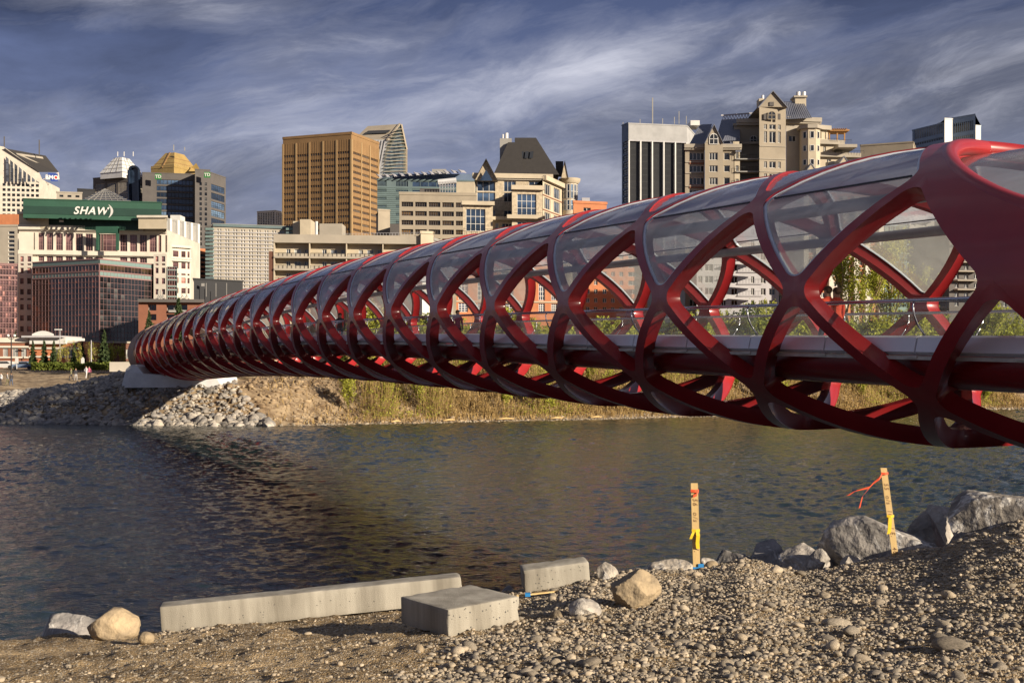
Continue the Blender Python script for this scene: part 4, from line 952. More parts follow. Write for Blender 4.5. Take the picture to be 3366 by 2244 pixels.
    b.p('arched_roof', mo, M['c_white2']); b.boxat('roof_slab', 70, 205, 1103, 1109, 220, 10, 'c_lilac')
    b.body(V2(258, 224), V2(462, 232), 12, 1124, front=dict(cols=[(.25, .42), (.76, .86)], rows=[(1146, 1178), (1186, 1215)], win=('g_grey', 'c_grey', 3, 1, .1)), wall='c_brickdark', roof='c_grey', parapet=0, name='wing_wall')  # darker brick on this wing: its shade is put into the wall colour
    b.band(V2(258, 224), V2(462, 232), zv(1123, 224), .35, .3, 'c_beige'); b.flush()
city_left()
# ---------------- the city: right side ----------------
def gable(b, u0, u1, vbase, vpeak, Z, depth, m, roofm, over=0.4):
    uc = (u0+u1)/2; mb = MB(); q = [at(u0, vbase, Z), at(u1, vbase, Z), at(uc, vpeak, Z)]; o = Vector((0, depth, 0))
    mb.add(q+[p+o for p in q], [(0, 1, 2), (5, 4, 3), (1, 0, 3, 4)]); b.p('gable', mb, M[m])
    mr = MB(); e = Vector((0, -over, 0)); up = Vector((0, 0, .12))
    for a in (q[0], q[1]):
        d = (a-q[2])*1.06; p0 = q[2]+e+up; p1 = q[2]+d+e+up; mr.quad(p0, p1, p1+o-e, p0+o-e); mr.quad(p0-up*2, p1-up*2, p1, p0)
    b.p('roof', mr, M[roofm])
def arched(b, u0, u1, v0, v1, Z, g='g_dark', f='c_white2'):
    uc, r = (u0+u1)/2, (u1-u0)/2; mb = MB(); pts = [at(u0, v1, Z), at(u1, v1, Z)]+[at(uc+r*math.cos(t), v0+r-r*math.sin(t), Z) for t in [math.pi*i/10 for i in range(11)]]
    mb.add(pts, [tuple(range(len(pts)))], 1); loop = pts+[pts[0]]
    for a, c in zip(loop[:-1], loop[1:]): mb.bar(a, c, .12)
    mb.bar(at(uc, v0, Z-.03), at(uc, v1, Z-.03), .10); mb.bar(at(u0, (v0+v1)/2, Z-.03), at(u1, (v0+v1)/2, Z-.03), .10); b.p('window', mb, [M[f], M[g]])
def city_right():
    # ---- stone condominium with dark hipped roof
    b = Bld('stone_condominium', 1700, 262, 'terraced stone condominium with steep black hipped roof and chimney')
    W4 = ('g_blue', 'c_white2', 4, 3, .09); W3 = ('g_blue', 'c_white2', 3, 1, .08)
    b.body(V2(1522, 246), V2(1620, 247), 12, 672, front=dict(cols=[(.10, .75)], rows=[(686, 759), (790, 850)], win=W4), wall='c_stone', name='wall')
    b.band(V2(1516, 246), V2(1624, 247), zv(668, 246), .8, .9, 'c_cream')
    b.body(V2(1618, 249), V2(1690, 250), 10, 722, front=dict(cols=[(.15, .30), (.45, .92)], rows=[(733, 756), (782, 806)], win=W3), wall='c_stone', name='wall'); b.band(V2(1616, 249), V2(1690, 249.5), zv(718, 249), .7, .7, 'c_cream')
    b.body(V2(1683, 246), V2(1783, 247), 12, 622, front=dict(cols=[(.17, .80)], rows=[(637, 706), (728, 800)], win=W4), wall='c_stone', name='wall'); b.band(V2(1679, 246), V2(1788, 247), zv(617, 246), .9, .9, 'c_cream')
    b.band(V2(1665, 245.5), V2(1790, 246.5), zv(714, 246), .8, 1.0, 'c_cream')
    A, B = V2(1566, 254), V2(1812, 256)
    b.body(A, B, 16, 582, front=dict(cols=[(.01, .25), (.365, .525), (.70, .93)], rows=[(594, 628), (632, 662), (690, 712)], win=W3), wall='c_stone', name='wall')
    b.band(V2(1552, 254), V2(1816, 256), zv(578, 254), 1.0, 1.0, 'c_cream'); b.band(V2(1556, 254), V2(1814, 256), zv(586, 254), .5, .6, 'c_white')
    # gable with glazed peak
    gable(b, 1562, 1634, 592, 524, 253, 8, 'c_stone', 'c_roof', .8)
    mb = MB(); mb.add([at(1577, 594, 252.2), at(1619, 594, 252.2), at(1598, 558, 252.2)], [(0, 1, 2)]); b.p('window', mb, M['g_blue'])
    # right, sunlit side
    A2, B2 = V2(1784, 249), V2(1852, 262)
    b.body(A2, B2, 8, 588, front=dict(cols=[(.08, .36), (.52, .82)], rows=[(600, 634), (646, 682), (694, 720)], win=W3), wall='c_cream', name='wall'); b.band(A2, B2, zv(584, 249), 1.0, .8, 'c_cream')
    for v in (640, 688): b.band(A2, B2, zv(v, 249), .2, .12, 'c_brick', 'brick_course')
    # round bay at the right end
    mb = MB(); c0 = V2(1872, 262); r = 1.75; zt, zb = zv(596, 258), 4.0
    mb.tube([Vector((c0.x, c0.y, zb)), Vector((c0.x, c0.y, zt))], r, 20); b.p('round_bay', mb, M['c_cream'], smooth=True, angle=40)
    for a in range(-150, 1, 25):
        for v0, v1 in ((604, 652), (656, 690)):
            t = R(a); p = Vector((c0.x+math.cos(t)*(r+.02), c0.y+math.sin(t)*(r+.02), (zv(v0, 260)+zv(v1, 260))/2)); b.w.append((p, .62, zv(v0, 260)-zv(v1, 260), t+math.pi/2, ('g_blue', 'c_white2', 1, 2, .08), 'window'))
    mb = MB(); mb.tube([Vector((c0.x, c0.y, zt)), Vector((c0.x, c0.y, zt+.5)), Vector((c0.x, c0.y, zt+1.1))], [r+.2, r+.6, r+.7], 20); b.p('cornice', mb, M['c_cream'], smooth=True, angle=40)
    # roofs
    def hip(u0, u1, vb, t0, t1, vt, Z, dp, name='roof'):
        q = [at(u0, vb, Z), at(u1, vb, Z), at(u1, vb, Z)+Vector((0, dp, 0)), at(u0, vb, Z)+Vector((0, dp, 0)), at(t0, vt, Z+dp*.42), at(t1, vt, Z+dp*.42), at(t1, vt, Z+dp*.42)+Vector((0, dp*.16, 0)), at(t0, vt, Z+dp*.42)+Vector((0, dp*.16, 0))]
        mb = MB(); mb.add(q, [(0, 1, 5, 4), (1, 2, 6, 5), (2, 3, 7, 6), (3, 0, 4, 7), (4, 5, 6, 7)]); b.p(name, mb, M['c_roof']); return q
    q = hip(1700, 1838, 574, 1692, 1762, 453, 256, 16); hip(1622, 1722, 574, 1670, 1712, 468, 255, 15)
    gable(b, 1845, 1868, 585, 529, 258, 5, 'c_stone', 'c_roof', .2)
    mb = MB(); mb.add([at(1828, 582, 259), at(1850, 582, 258), at(1852, 530, 260), at(1826, 530, 262)], [(0, 1, 2, 3)]); b.p('roof', mb, M['c_roof'])
    mb = MB()
    for i in range(3): u = 1708+i*16; mb.add([at(u, 520, 258.6), at(u+11, 520, 258.6), at(u+14, 498, 259.8), at(u+3, 498, 259.8)], [(0, 1, 2, 3)])
    b.p('skylight', mb, M['g_dark'])
    b.boxat('chimney', 1643, 1682, 455, 530, 262, 3, 'c_grey')
    for u, rr, vv in ((1653, .2, 442), (1665, .42, 438)): mt = MB(); mt.tube([at(u, vv, 263), at(u, 456, 263)], rr, 10); b.p('flue', mt, M['c_silverroof'])
    for u0, u1, v, Z in ((1525, 1620, 752, 245.4), (1615, 1680, 660, 252.8), (1690, 1785, 700, 245.4), (1720, 1800, 606, 253.4), (1620, 1682, 705, 248.6)):
        mb = MB(); mb.bar(at(u0, v, Z), at(u1, v, Z), .05)
        for i in range(12): u = u0+(u1-u0)*i/11; mb.bar(at(u, v, Z), at(u, v+13, Z), .035)
        b.p('terrace_rail', mb, M['c_black'])
    b.flush()
    # ---- orange brick buildings
    b = Bld('brick_apartments', 1990, 235, 'orange brick apartment block right of the stone condominium')
    A, B = V2(1885, 232), V2(1994, 234)
    b.body(A, B, 20, 668, front=dict(cols=[(.30, .52)], rows=[(681, 693)], win=('g_dark', 'c_white2', 2, 1, .08)), wall='c_orange', roof='c_grey', vb=None)
    A, B = V2(1918, 228), V2(2128, 230)
    b.body(A, B, 4, 760, front=dict(cols=[(.04, .10), (.165, .22), (.30, .36), (.43, .49), (.56, .62), (.70, .85), (.90, .96)], rows=vrows(776, 15, 29, 9), win=('g_dark', 'c_white2', 2, 1, .08)), wall='c_orange', roof='c_grey')
    mm = MB(); mm.box(at(1925, 660, 240), (1.6, 1.6, 1)); b.p('roof_fan', mm, M['c_lilac']); b.flush()
    b = Bld('brick_hall', 1700, 205, 'orange brick hall with tall white paned windows seen through the bridge')
    b.body(V2(1500, 205), V2(1846, 208), 16, 858, front=dict(cols=[(.02, .11), (.20, .30), (.42, .54), (.66, .70), (.78, .84), (.90, .96)], rows=[(880, 915), (925, 985), (995, 1025)], win=('g_blue', 'c_white2', 3, 4, .10)), wall='c_orange', roof='c_grey')
    for v in (888, 990): b.band(V2(1500, 205), V2(1846, 208), zv(v, 205), .25, .15, 'c_cream')
    b.flush()
    b = Bld('white_slab_tower', 1420, 198, 'plain white corner of a building seen through the bridge'); b.body(V2(1388, 196), V2(1412, 197), 8, 880, wall='c_white2'); b.flush()
    # ---- black and white tower
    b = Bld('office_tower', 2170, 500, 'black tower with white vertical fins and plain white top')
    A, B, C = V2(2066, 495), V2(2258, 500), V2(2316, 545)
    b.body(A, B, 0, 408, front=dict(cols=[(.02+i*.197, .02+i*.197+.165) for i in range(5)], rows=[(464, 900)], win=('g_dark', 'c_black', 9, 20, .30), rec=.5), wall='c_greywhite', uselen=C)
    zt, zb = zv(463, 495), 40
    b.fins(A, B, [.0, .197, .395, .592, .79, .985], zb, zt, .5, 1.0, 'c_white2')
    b.body(V2(2044, 503), V2(2066, 497), 20, 415, front=dict(cols=[(.2, .95)], rows=vrows(470, 18, 22.5, 14), win=('g_dark', 'c_black', 2, 2, .2)), wall='c_bluegrey')
    b.band(A, B, zv(462, 495), .5, .5, 'c_lilac', 'edge_trim')
    b.boxat('roof_box', 2270, 2300, 396, 412, 512, 10, 'c_white2')
    for u, v in ((2145, 322), (2104, 392), (2178, 390), (2232, 366), (2217, 385), (2256, 382), (2048, 402)): m_ = MB(); m_.bar(at(u, v, 508), at(u, 408, 508), .5 if v < 350 else .3); b.p('antenna', m_, M['c_grey'])
    b.flush()
    # ---- big cream apartment house with gables
    b = Bld('gabled_apartments', 2500, 255, 'large cream apartment house with gabled tower, metal roofs and terraces')
    WN = ('g_dark', 'c_white2', 2, 1, .09); WW = ('g_dark', 'c_white2', 4, 1, .10)
    rows = [(502, 526), (544, 565), (584, 607), (624, 648), (664, 688), (704, 727), (744, 767), (784, 807), (824, 847), (864, 887), (904, 927), (944, 967), (984, 1007)]
    b.body(V2(2252, 246), V2(2316, 246), 18, 484, front=dict(cols=[(.22, .98)], rows=rows, win=WW), wall='c_tan')
    b.body(V2(2317, 244), V2(2376, 244), 18, 470, front=dict(cols=[(.25, .72)], rows=rows, win=('g_dark', 'c_white2', 3, 1, .10)), wall='c_tan', parapet=0)
    b.body(V2(2376, 246), V2(2414, 246), 18, 488, front=dict(cols=[(.1, .62)], rows=rows, win=('g_dark', 'c_white2', 1, 1, .10)), wall='c_tan')
    gable(b, 2317, 2376, 470, 410, 244, 8, 'c_tan', 'c_metalroof'); arched(b, 2332, 2360, 440, 474, 243.9)
    for u0, u1 in ((2248, 2320), (2370, 2436)):
        for k, (v, h, t) in enumerate(((482, .8, .9), (490, .5, .6))): b.band(V2(u0, 246), V2(u1, 246), zv(v, 246), h, t, 'c_beige')
    for v in (533, 569, 612, 652): b.band(V2(2252, 246), V2(2316, 246), zv(v, 246), .18, .2, 'c_beige', 'floor_band')
    for v in (568, 609): mb = MB(); mb.box(at(2292, v-32, 245.85), (2.9, .15, 1.0)); 
    for v in (529, 608): mb = MB(); mb.box(at(2291, v+5, 245.9), (3.1, .12, .7)); b.p('brick_panel', mb, M['c_brick'])
    # standing seam roofs
    def sroof(pts, n, nm='roof'):
        q = [at(*p) for p in pts]; mb = MB(); mb.quad(*q)
        for i in range(n+1): f = i/n; mb.bar(q[0].lerp(q[1], f), q[3].lerp(q[2], f), .09)
        b.p(nm, mb, M['c_metalroof'])
    sroof([(2266, 476, 246), (2318, 474, 246), (2340, 408, 254), (2302, 410, 254)], 8); sroof([(2350, 474, 247), (2432, 470, 247), (2430, 392, 256), (2372, 396, 256)], 10)
    sroof([(2376, 464, 246.2), (2418, 462, 246.2), (2420, 444, 248), (2384, 446, 248)], 6)
    mm = MB(); mm.bar(at(2370, 380, 258), at(2480, 372, 258), .3); mm.bar(at(2372, 396, 258), at(2480, 390, 258), .3)
    for i in range(11): u = 2374+i*10; mm.bar(at(u, 395-i*.5, 258), at(u+5, 379-i*.5, 258), .12); mm.bar(at(u+5, 379-i*.5, 258), at(u+10, 395-i*.5, 258), .12)
    b.p('roof_truss', mm, M['c_lilac'])
    # recess with balconies
    b.body(V2(2412, 252), V2(2498, 252), 14, 414, front=dict(cols=[(.08, .24), (.66, .92)], rows=[(r0, r1) for r0, r1 in rows if r0 > 540][1:], win=WN), wall='c_beige', name='wall'); arched(b, 2466, 2488, 446, 472, 251.8)
    for k, (v, h, t) in enumerate(((403, .8, 1.0), (412, .6, .7), (474, .5, .6))): b.band(V2(2420, 251), V2(2498, 251), zv(v, 252), h, t, 'c_beige')
    b.body(V2(2412, 246), V2(2432, 246), 6, 474, vb=700, wall='c_cream', name='bay', front=dict(cols=[(.3, .8)], rows=[(500, 524), (544, 566), (588, 606), (626, 650)], win=WN))
    sroof([(2418, 500, 245), (2436, 500, 245), (2436, 470, 248), (2424, 470, 248)], 3)
    for v in [528+i*41 for i in range(12)]:
        mb = MB(); mb.box(at(2455, v, 247.5), (5.2, 4.0, .22)); b.p('balcony_slab', mb, M['c_grey'])
        mr = MB(); mr.bar(at(2415, v-20, 245.6), at(2496, v-20, 245.6), .05)
        for i in range(9): u = 2415+i*10; mr.bar(at(u, v-20, 245.6), at(u, v-2, 245.6), .035)
        b.p('balcony_rail', mr, M['c_black'])
    # tower
    A, B = V2(2496, 244), V2(2583, 245)
    b.body(A, B, 14, 350, front=dict(cols=[(.175, .29), (.375, .62), (.70, .81)], rows=[(408, 424), (431, 468)]+[(r0-14, r1-14) for r0, r1 in rows[1:]], win=('g_dark', 'c_white2', 2, 1, .10)), wall='c_tan', roof='c_metalroof', parapet=0)
    gable(b, 2494, 2586, 352, 300, 244, 12, 'c_tan', 'c_metalroof'); arched(b, 2524, 2550, 366, 392, 243.8, 'g_grey', 'c_tan'); mb = MB(); mb.box(at(2536.5, 342, 243.9), (.9, .2, .8)); b.p('vent', mb, M['c_darkstone'])
    for u0, u1 in ((2510, 2519), (2556, 2566)): mb = MB(); mb.box(at((u0+u1)/2, 384, 243.9), (.55, .2, 1.2)); b.p('vent', mb, M['c_darkstone'])
    for v in (480, 522, 564, 606): b.band(A, B, zv(v, 244), .15, .15, 'c_beige', 'floor_band')
    b.boxat('chimney', 2495, 2512, 324, 350, 252, 2.5, 'c_cream'); mt = MB(); mt.tube([at(2507, 314, 253), at(2507, 326, 253)], .3, 10); b.p('flue', mt, M['c_silverroof'])
    b.boxat('chimney', 2614, 2650, 316, 372, 253, 3, 'c_cream'); b.boxat('chimney_cap', 2610, 2654, 314, 320, 252.6, 3.6, 'c_beige')
    for u in (2624, 2642): mt = MB(); mt.tube([at(u, 303, 254), at(u, 316, 254)], .45, 10); b.p('flue', mt, M['c_silverroof'])
    sroof([(2584, 392, 245), (2668, 388, 245), (2640, 336, 254), (2574, 334, 254)], 12)
    # right part
    rr = [(r0+8, r1+6) for r0, r1 in rows]
    b.body(V2(2584, 247), V2(2694, 248), 14, 404, front=dict(cols=[(.08, .30)], rows=[(445, 465)]+rr[3:], win=WN), wall='c_beige'); 
    for v, h, t in ((394, .9, 1.0), (402, .6, .7)): b.band(V2(2582, 247), V2(2696, 248), zv(v, 247), h, t, 'c_beige')
    c0 = V2(2662, 246); oc = [(c0.x+2.1*math.cos(R(a)), c0.y+2.1*math.sin(R(a))) for a in range(22, 382, 45)]
    mb = MB(); mb.prism(oc, 3.0, zv(420, 246)); b.p('turret', mb, M['c_cream'])
    mb = MB(); mb.prism([(c0.x+2.6*math.cos(R(a)), c0.y+2.6*math.sin(R(a))) for a in range(22, 382, 45)], zv(428, 246), zv(416, 246)); b.p('cornice', mb, M['c_beige'])
    for a in (-135, -90, -45):
        t = R(a); rr2 = 2.1*math.cos(R(22.5))+.03
        for v0, v1 in ((437, 460), (482, 502), (528, 547), (574, 592), (614, 632)):
            b.w.append((Vector((c0.x+rr2*math.cos(t), c0.y+rr2*math.sin(t), (zv(v0, 246)+zv(v1, 246))/2)), .8, zv(v0, 246)-zv(v1, 246), t+math.pi/2, ('g_dark', 'c_white2', 1, 1, .08), 'window'))
    for (u0, u1, vt, Z) in ((2690, 2722, 418, 250), (2690, 2768, 466, 249), (2690, 2822, 508, 248), (2690, 2860, 590, 247)):
        A, B = V2(u0, Z), V2(u1, Z+1); b.body(A, B, 12, vt, front=dict(cols=auto(2, .22), rows=[(vt+15, vt+37), (vt+57, vt+77), (vt+98, vt+118), (vt+138, vt+158)], win=WN), right=dict(cols=auto(2, .3), rows=[(vt+15, vt+37)], win=WN), wall='c_cream', parapet=.3)
        b.band(V2(u0-2, Z), V2(u1+3, Z+1), zv(vt+2, Z), .9, .9, 'c_beige')
    b.boxat('terrace_slab', 2756, 2818, 474, 484, 245, 8, 'c_beige')
    mm = MB()
    for u in (2726, 2752, 2776): mm.bar(at(u, 438, 251), at(u, 466, 251), .25)
    mm.box(at(2748, 434, 252.5), (4.6, 4, .3))
    for i in range(8): mm.box(at(2724+i*7, 430, 252.5), (.12, 4.6, .2))
    b.p('pergola', mm, M['c_wood'])
    for u0, u1, v, Z in ((2715, 2760, 455, 248.5), (2762, 2800, 460, 244.8), (2755, 2840, 496, 247.5), (2770, 2850, 577, 246.5)):
        mb = MB(); mb.bar(at(u0, v, Z), at(u1, v, Z), .05)
        for i in range(9): u = u0+(u1-u0)*i/8; mb.bar(at(u, v, Z), at(u, v+10, Z), .035)
        b.p('terrace_rail', mb, M['c_black'])
    gable(b, 2644, 2690, 572, 538, 240, 6, 'c_cream', 'c_metalroof', .1); gable(b, 2742, 2808, 562, 514, 238, 8, 'c_cream', 'c_metalroof', .1); b.boxat('roof_slope', 2664, 2790, 560, 640, 243, 6, 'c_metalroof'); b.boxat('chimney', 2722, 2744, 530, 560, 240, 2, 'c_cream')
    b.flush()
    # ---- low tan box and blue tower on the right
    b = Bld('office_block', 2950, 400, 'flat topped tan block above the bridge roof, right')
    A, P, C = corner(2828, 3002, 3075, 395, 22)
    b.body(A, P, 0, 481, front=dict(cols=[(.2, .97)], rows=[(512, 540), (560, 580)], win=('g_dark', 'c_darkstone', 14, 1, .3)), right=dict(cols=[], rows=[]), wall='c_tan', uselen=C)
    mm = MB(); mm.bar(at(2904, 475, 405), at(2938, 473, 405), .3); mm.bar(at(2914, 475, 405), at(2912, 483, 405), .2); mm.bar(at(2928, 475, 405), at(2929, 483, 405), .2); b.p('antenna', mm, M['c_grey']); b.flush()
    b = Bld('office_tower', 3110, 500, 'blue grey tower with two bright white corner strips, far right')
    b.body(V2(2999, 522), V2(3106, 505), 30, 424, front=dict(cols=[(.06, .94)], rows=[(430, 462), (472, 482), (490, 500), (508, 518)], win=('g_grey', 'c_bluegrey', 12, 1, .2)), wall='c_bluegrey', z1=zv(405, 505))
    b.body(V2(3131, 508), V2(3206, 500), 24, 391, front=dict(cols=[(.04, .93)], rows=[(405, 440), (450, 464), (472, 486), (494, 508)], win=('g_dark', 'c_bluegrey', 10, 1, .3)), wall='c_bluegrey')
    b.body(V2(3105, 500), V2(3131, 501), 10, 392, wall='c_white2'); b.body(V2(3207, 502), V2(3223, 503), 20, 415, wall='c_white2'); b.flush()
    # ---- seen through the bridge on the right
    b = Bld('grey_apartments', 2450, 225, 'grey apartment block with stacked balconies seen through bridge openings')
    A, B = V2(2290, 222), V2(2560, 224)
    b.body(A, B, 12, 730, front=dict(cols=[(.02, .07), (.10, .20), (.30, .36), (.42, .50), (.66, .70), (.78, .84), (.88, .96)], rows=[(750, 772), (790, 812), (830, 852), (868, 890), (907, 929), (946, 968), (985, 1007)], win=WN), wall='c_lilac')
    for v in (776, 816, 856, 895, 934, 973):
        mb = MB(); mb.box(at(2462, v, 220.8), (4.6, 2.2, .2)); b.p('balcony_slab', mb, M['c_lilac']); mr = MB(); mr.bar(at(2422, v-16, 219.8), at(2502, v-16, 219.8), .05)
        for i in range(9): u = 2422+i*10; mr.bar(at(u, v-16, 219.8), at(u, v-1, 219.8), .04)
        b.p('balcony_rail', mr, M['c_black'])
    b.flush()
    b = Bld('brick_apartments', 2830, 195, 'sunlit brick apartment house with white piers behind the bare trees')
    A, B = V2(2640, 190), V2(2905, 194)
    b.body(A, B, 12, 640, front=dict(cols=[(.06, .14), (.20, .28), (.38, .46), (.54, .60), (.68, .74), (.82, .88)], rows=vrows(664, 18, 37, 9), win=('g_tealglass', 'c_white2', 2, 1, .10)), wall='c_orange')
    b.fins(A, B, [.02, .17, .33, .50, .64, .78, .95], 3.0, zv(640, 190), .9, .5, 'c_white', 'pier')
    for v in (655, 692, 729, 766, 803, 840, 877, 914, 951): b.band(A, B, zv(v, 190), .2, .2, 'c_cream', 'floor_band')
    b.flush()
    b = Bld('green_glass_office', 2960, 215, 'green tinted glass office behind the trees at right')
    A, B = V2(2895, 212), V2(2990, 214)
    b.body(A, B, 12, 700, front=dict(cols=[(i/6+.01, (i+1)/6-.01) for i in range(6)], rows=vrows(712, 26, 30, 10), win=('g_tealglass', 'c_teal', 2, 2, .08)), wall='c_teal'); b.flush()
    b = Bld('pale_balcony_tower', 3070, 230, 'pale tower with a stack of balconies seen through far glass')
    A, B = V2(2985, 226), V2(3160, 229)
    b.body(A, B, 12, 560, front=dict(cols=[(.06, .14), (.26, .34), (.76, .84)], rows=vrows(590, 20, 33, 13), win=WN), wall='c_grey')
    b.fins(A, B, [.62, .66], 3.0, zv(560, 226), .5, 1.5, 'c_white2', 'pier')
    for v in [614+i*33 for i in range(13)]: mb = MB(); mb.box(at(3078, v, 225.2), (3.0, 1.6, .25)); b.p('balcony_slab', mb, M['c_white2'])
    b.flush()
    b = Bld('dark_apartments', 3250, 215, 'dark block with blue windows at right edge behind bridge node')
    A, B = V2(3120, 210), V2(3420, 214)
    b.body(A, B, 12, 700, front=dict(cols=auto(9, .4), rows=vrows(720, 15, 30, 10), win=('g_blue', 'c_white2', 2, 1, .08)), wall='c_darkstone')
    for v in [742+i*30 for i in range(9)]: b.band(A+(B-A)*.05, A+(B-A)*.28, zv(v, 210), .2, 1.2, 'c_beige', 'balcony_slab')
    b.flush()
city_right()
# ---------------- rocks, pebbles, concrete, stakes ----------------
import bmesh
def ico(sub):
    bm = bmesh.new(); bmesh.ops.create_icosphere(bm, subdivisions=sub, radius=1.0)
    v = np.array([p.co[:] for p in bm.verts], np.float32); f = np.array([[w.index for w in p.verts] for p in bm.faces], np.int32); bm.free(); return v, f
ICO = {i: ico(i) for i in (1, 2, 3, 4, 5)}
def rock_verts(sub, seed, planes=9, cut=(0.62, 0.95), rough=0.06, nscale=2.0, fine=0.0):
    r_ = np.random.default_rng(seed); V, F = ICO[sub]; D = V/np.linalg.norm(V, axis=1, keepdims=True); rad = np.full(len(D), 1.0)
    n = r_.normal(size=(planes, 3)); n /= np.linalg.norm(n, axis=1, keepdims=True); c = r_.uniform(*cut, planes)
    for ni, ci in zip(n, c):
        dt = D@ni; m = dt > 0.05; rad[m] = np.minimum(rad[m], ci/dt[m])
    if rough or fine:
        o = Vector(r_.uniform(-50, 50, 3))
        for i, d in enumerate(D):
            p = Vector(d)*nscale+o; rad[i] *= 1+rough*mnoise.fractal(p, 1.0, 2.0, 3)+(fine*mnoise.fractal(p*5, 1.0, 2.0, 4) if fine else 0)
    return D*rad[:, None], F
def rock_mat(name, base, c2, speck=None, rough=0.85, bscale=9.0, ns=1.2, bump=0.6, dist=0.05, facs=(.4, .62)):
    m = bpy.data.materials.new(name); m.use_nodes = True; nt = m.node_tree; L = nt.links.new; p = nt.nodes['Principled BSDF']; p.inputs['Roughness'].default_value = rough; p.inputs['Specular IOR Level'].default_value = 0.35
    tc = N(nt, 'ShaderNodeTexCoord'); at_ = N(nt, 'ShaderNodeAttribute'); at_.attribute_name = 'tone'; oi = N(nt, 'ShaderNodeObjectInfo')
    t = mth(nt, 'ADD', at_.outputs['Fac'], oi.outputs['Random']); t = mth(nt, 'FRACT', t)
    n = N(nt, 'ShaderNodeTexNoise'); n.inputs['Scale'].default_value = ns; n.inputs['Detail'].default_value = 8; n.inputs['Roughness'].default_value = .65; L(tc.outputs['Object'], n.inputs[0])
    rp = ramp(nt, [(facs[0], base), (facs[1], c2)]); L(n.outputs[0], rp.inputs[0])
    tr = ramp(nt, [(0.0, (0.58, 0.55, 0.52)), (0.35, (0.88, 0.87, 0.88)), (0.7, (1.12, 1.05, .95)), (1.0, (1.45, 1.38, 1.3))]); L(t, tr.inputs[0])
    c = mixc(nt, 1.0, rp.outputs[0], tr.outputs[0], 'MULTIPLY')
    if speck:
        n3 = N(nt, 'ShaderNodeTexNoise'); n3.inputs['Scale'].default_value = speck[1]; n3.inputs['Detail'].default_value = 7; n3.inputs['Roughness'].default_value = .7; n3.inputs['Distortion'].default_value = 1.2; L(tc.outputs['Object'], n3.inputs[0])
        r3 = ramp(nt, [(speck[2], (0, 0, 0)), (speck[2]+.09, (1, 1, 1))]); L(n3.outputs[0], r3.inputs[0]); c = mixc(nt, r3.outputs[0], c, speck[0])
    L(c, p.inputs['Base Color'])
    n2 = N(nt, 'ShaderNodeTexNoise'); n2.inputs['Scale'].default_value = bscale; n2.inputs['Detail'].default_value = 8; L(tc.outputs['Object'], n2.inputs[0])
    b = N(nt, 'ShaderNodeBump'); b.inputs['Strength'].default_value = bump; b.inputs['Distance'].default_value = dist; L(n2.outputs[0], b.inputs['Height']); L(b.outputs[0], p.inputs['Normal']); return m
M['riprap'] = rock_mat('riprap_limestone', (0.22, 0.215, 0.21), (0.40, 0.375, 0.335), bscale=3, ns=.8, dist=.1)
M['pebble'] = rock_mat('river_pebble', (0.21, 0.185, 0.145), (0.38, 0.33, 0.26), bscale=60, ns=7, bump=.25, dist=.01)
M['boulder'] = rock_mat('dark_limestone', (0.19, 0.185, 0.18), (0.36, 0.34, 0.32), ((0.58, 0.56, 0.53), 2.6, .52), bscale=7, ns=2.2, bump=1.0, dist=.07)
M['paleboulder'] = rock_mat('pale_limestone', (0.24, 0.225, 0.21), (0.48, 0.45, 0.40), ((0.62, 0.59, 0.54), 3.0, .51), bscale=8, ns=2.4, bump=1.0, dist=.06)
M['tanboulder'] = rock_mat('tan_sandstone', (0.20, 0.165, 0.12), (0.37, 0.30, 0.20), bscale=14, ns=4.5, bump=.9, dist=.03)
def rand_rot(r_, n):
    q = r_.normal(size=(n, 4)); q /= np.linalg.norm(q, axis=1, keepdims=True); w, x, y, z = q.T
    return np.stack([np.stack([1-2*(y*y+z*z), 2*(x*y-z*w), 2*(x*z+y*w)], -1), np.stack([2*(x*y+z*w), 1-2*(x*x+z*z), 2*(y*z-x*w)], -1), np.stack([2*(x*z-y*w), 2*(y*z+x*w), 1-2*(x*x+y*y)], -1)], 1)
def scatter_mesh(name, variants, pos, scl, m, tilt=1.0, smooth=True, seed=1):
    """merge many small stones into one mesh; scl is (n,3)"""
    r_ = np.random.default_rng(seed); n = len(pos); vid = r_.integers(0, len(variants), n); Vs, Fs, Ts = [], [], []; off = 0
    for k, (V, F) in enumerate(variants):
        idx = np.where(vid == k)[0]
        if not len(idx): continue
        a = r_.uniform(0, 2*np.pi, len(idx)); c, s_ = np.cos(a), np.sin(a); z = np.zeros_like(a); o = np.ones_like(a)
        Rz = np.stack([np.stack([c, -s_, z], -1), np.stack([s_, c, z], -1), np.stack([z, z, o], -1)], 1)
        b = r_.normal(0, .22*tilt, len(idx)); cb, sb = np.cos(b), np.sin(b); Rx = np.stack([np.stack([o, z, z], -1), np.stack([z, cb, -sb], -1), np.stack([z, sb, cb], -1)], 1)
        P = V[None]*scl[idx][:, None, :]; P = np.einsum('nij,nvj->nvi', Rz@Rx, P)+pos[idx][:, None, :]
        Vs.append(P.reshape(-1, 3)); Fs.append((F[None]+(np.arange(len(idx))*len(V))[:, None, None]+off).reshape(-1, 3)); off += len(idx)*len(V); Ts.append(np.repeat(r_.random(len(idx)), len(V)))
    return link(name, np_mesh(name, np.concatenate(Vs), np.concatenate(Fs), m, smooth, colors=np.concatenate(Ts)))
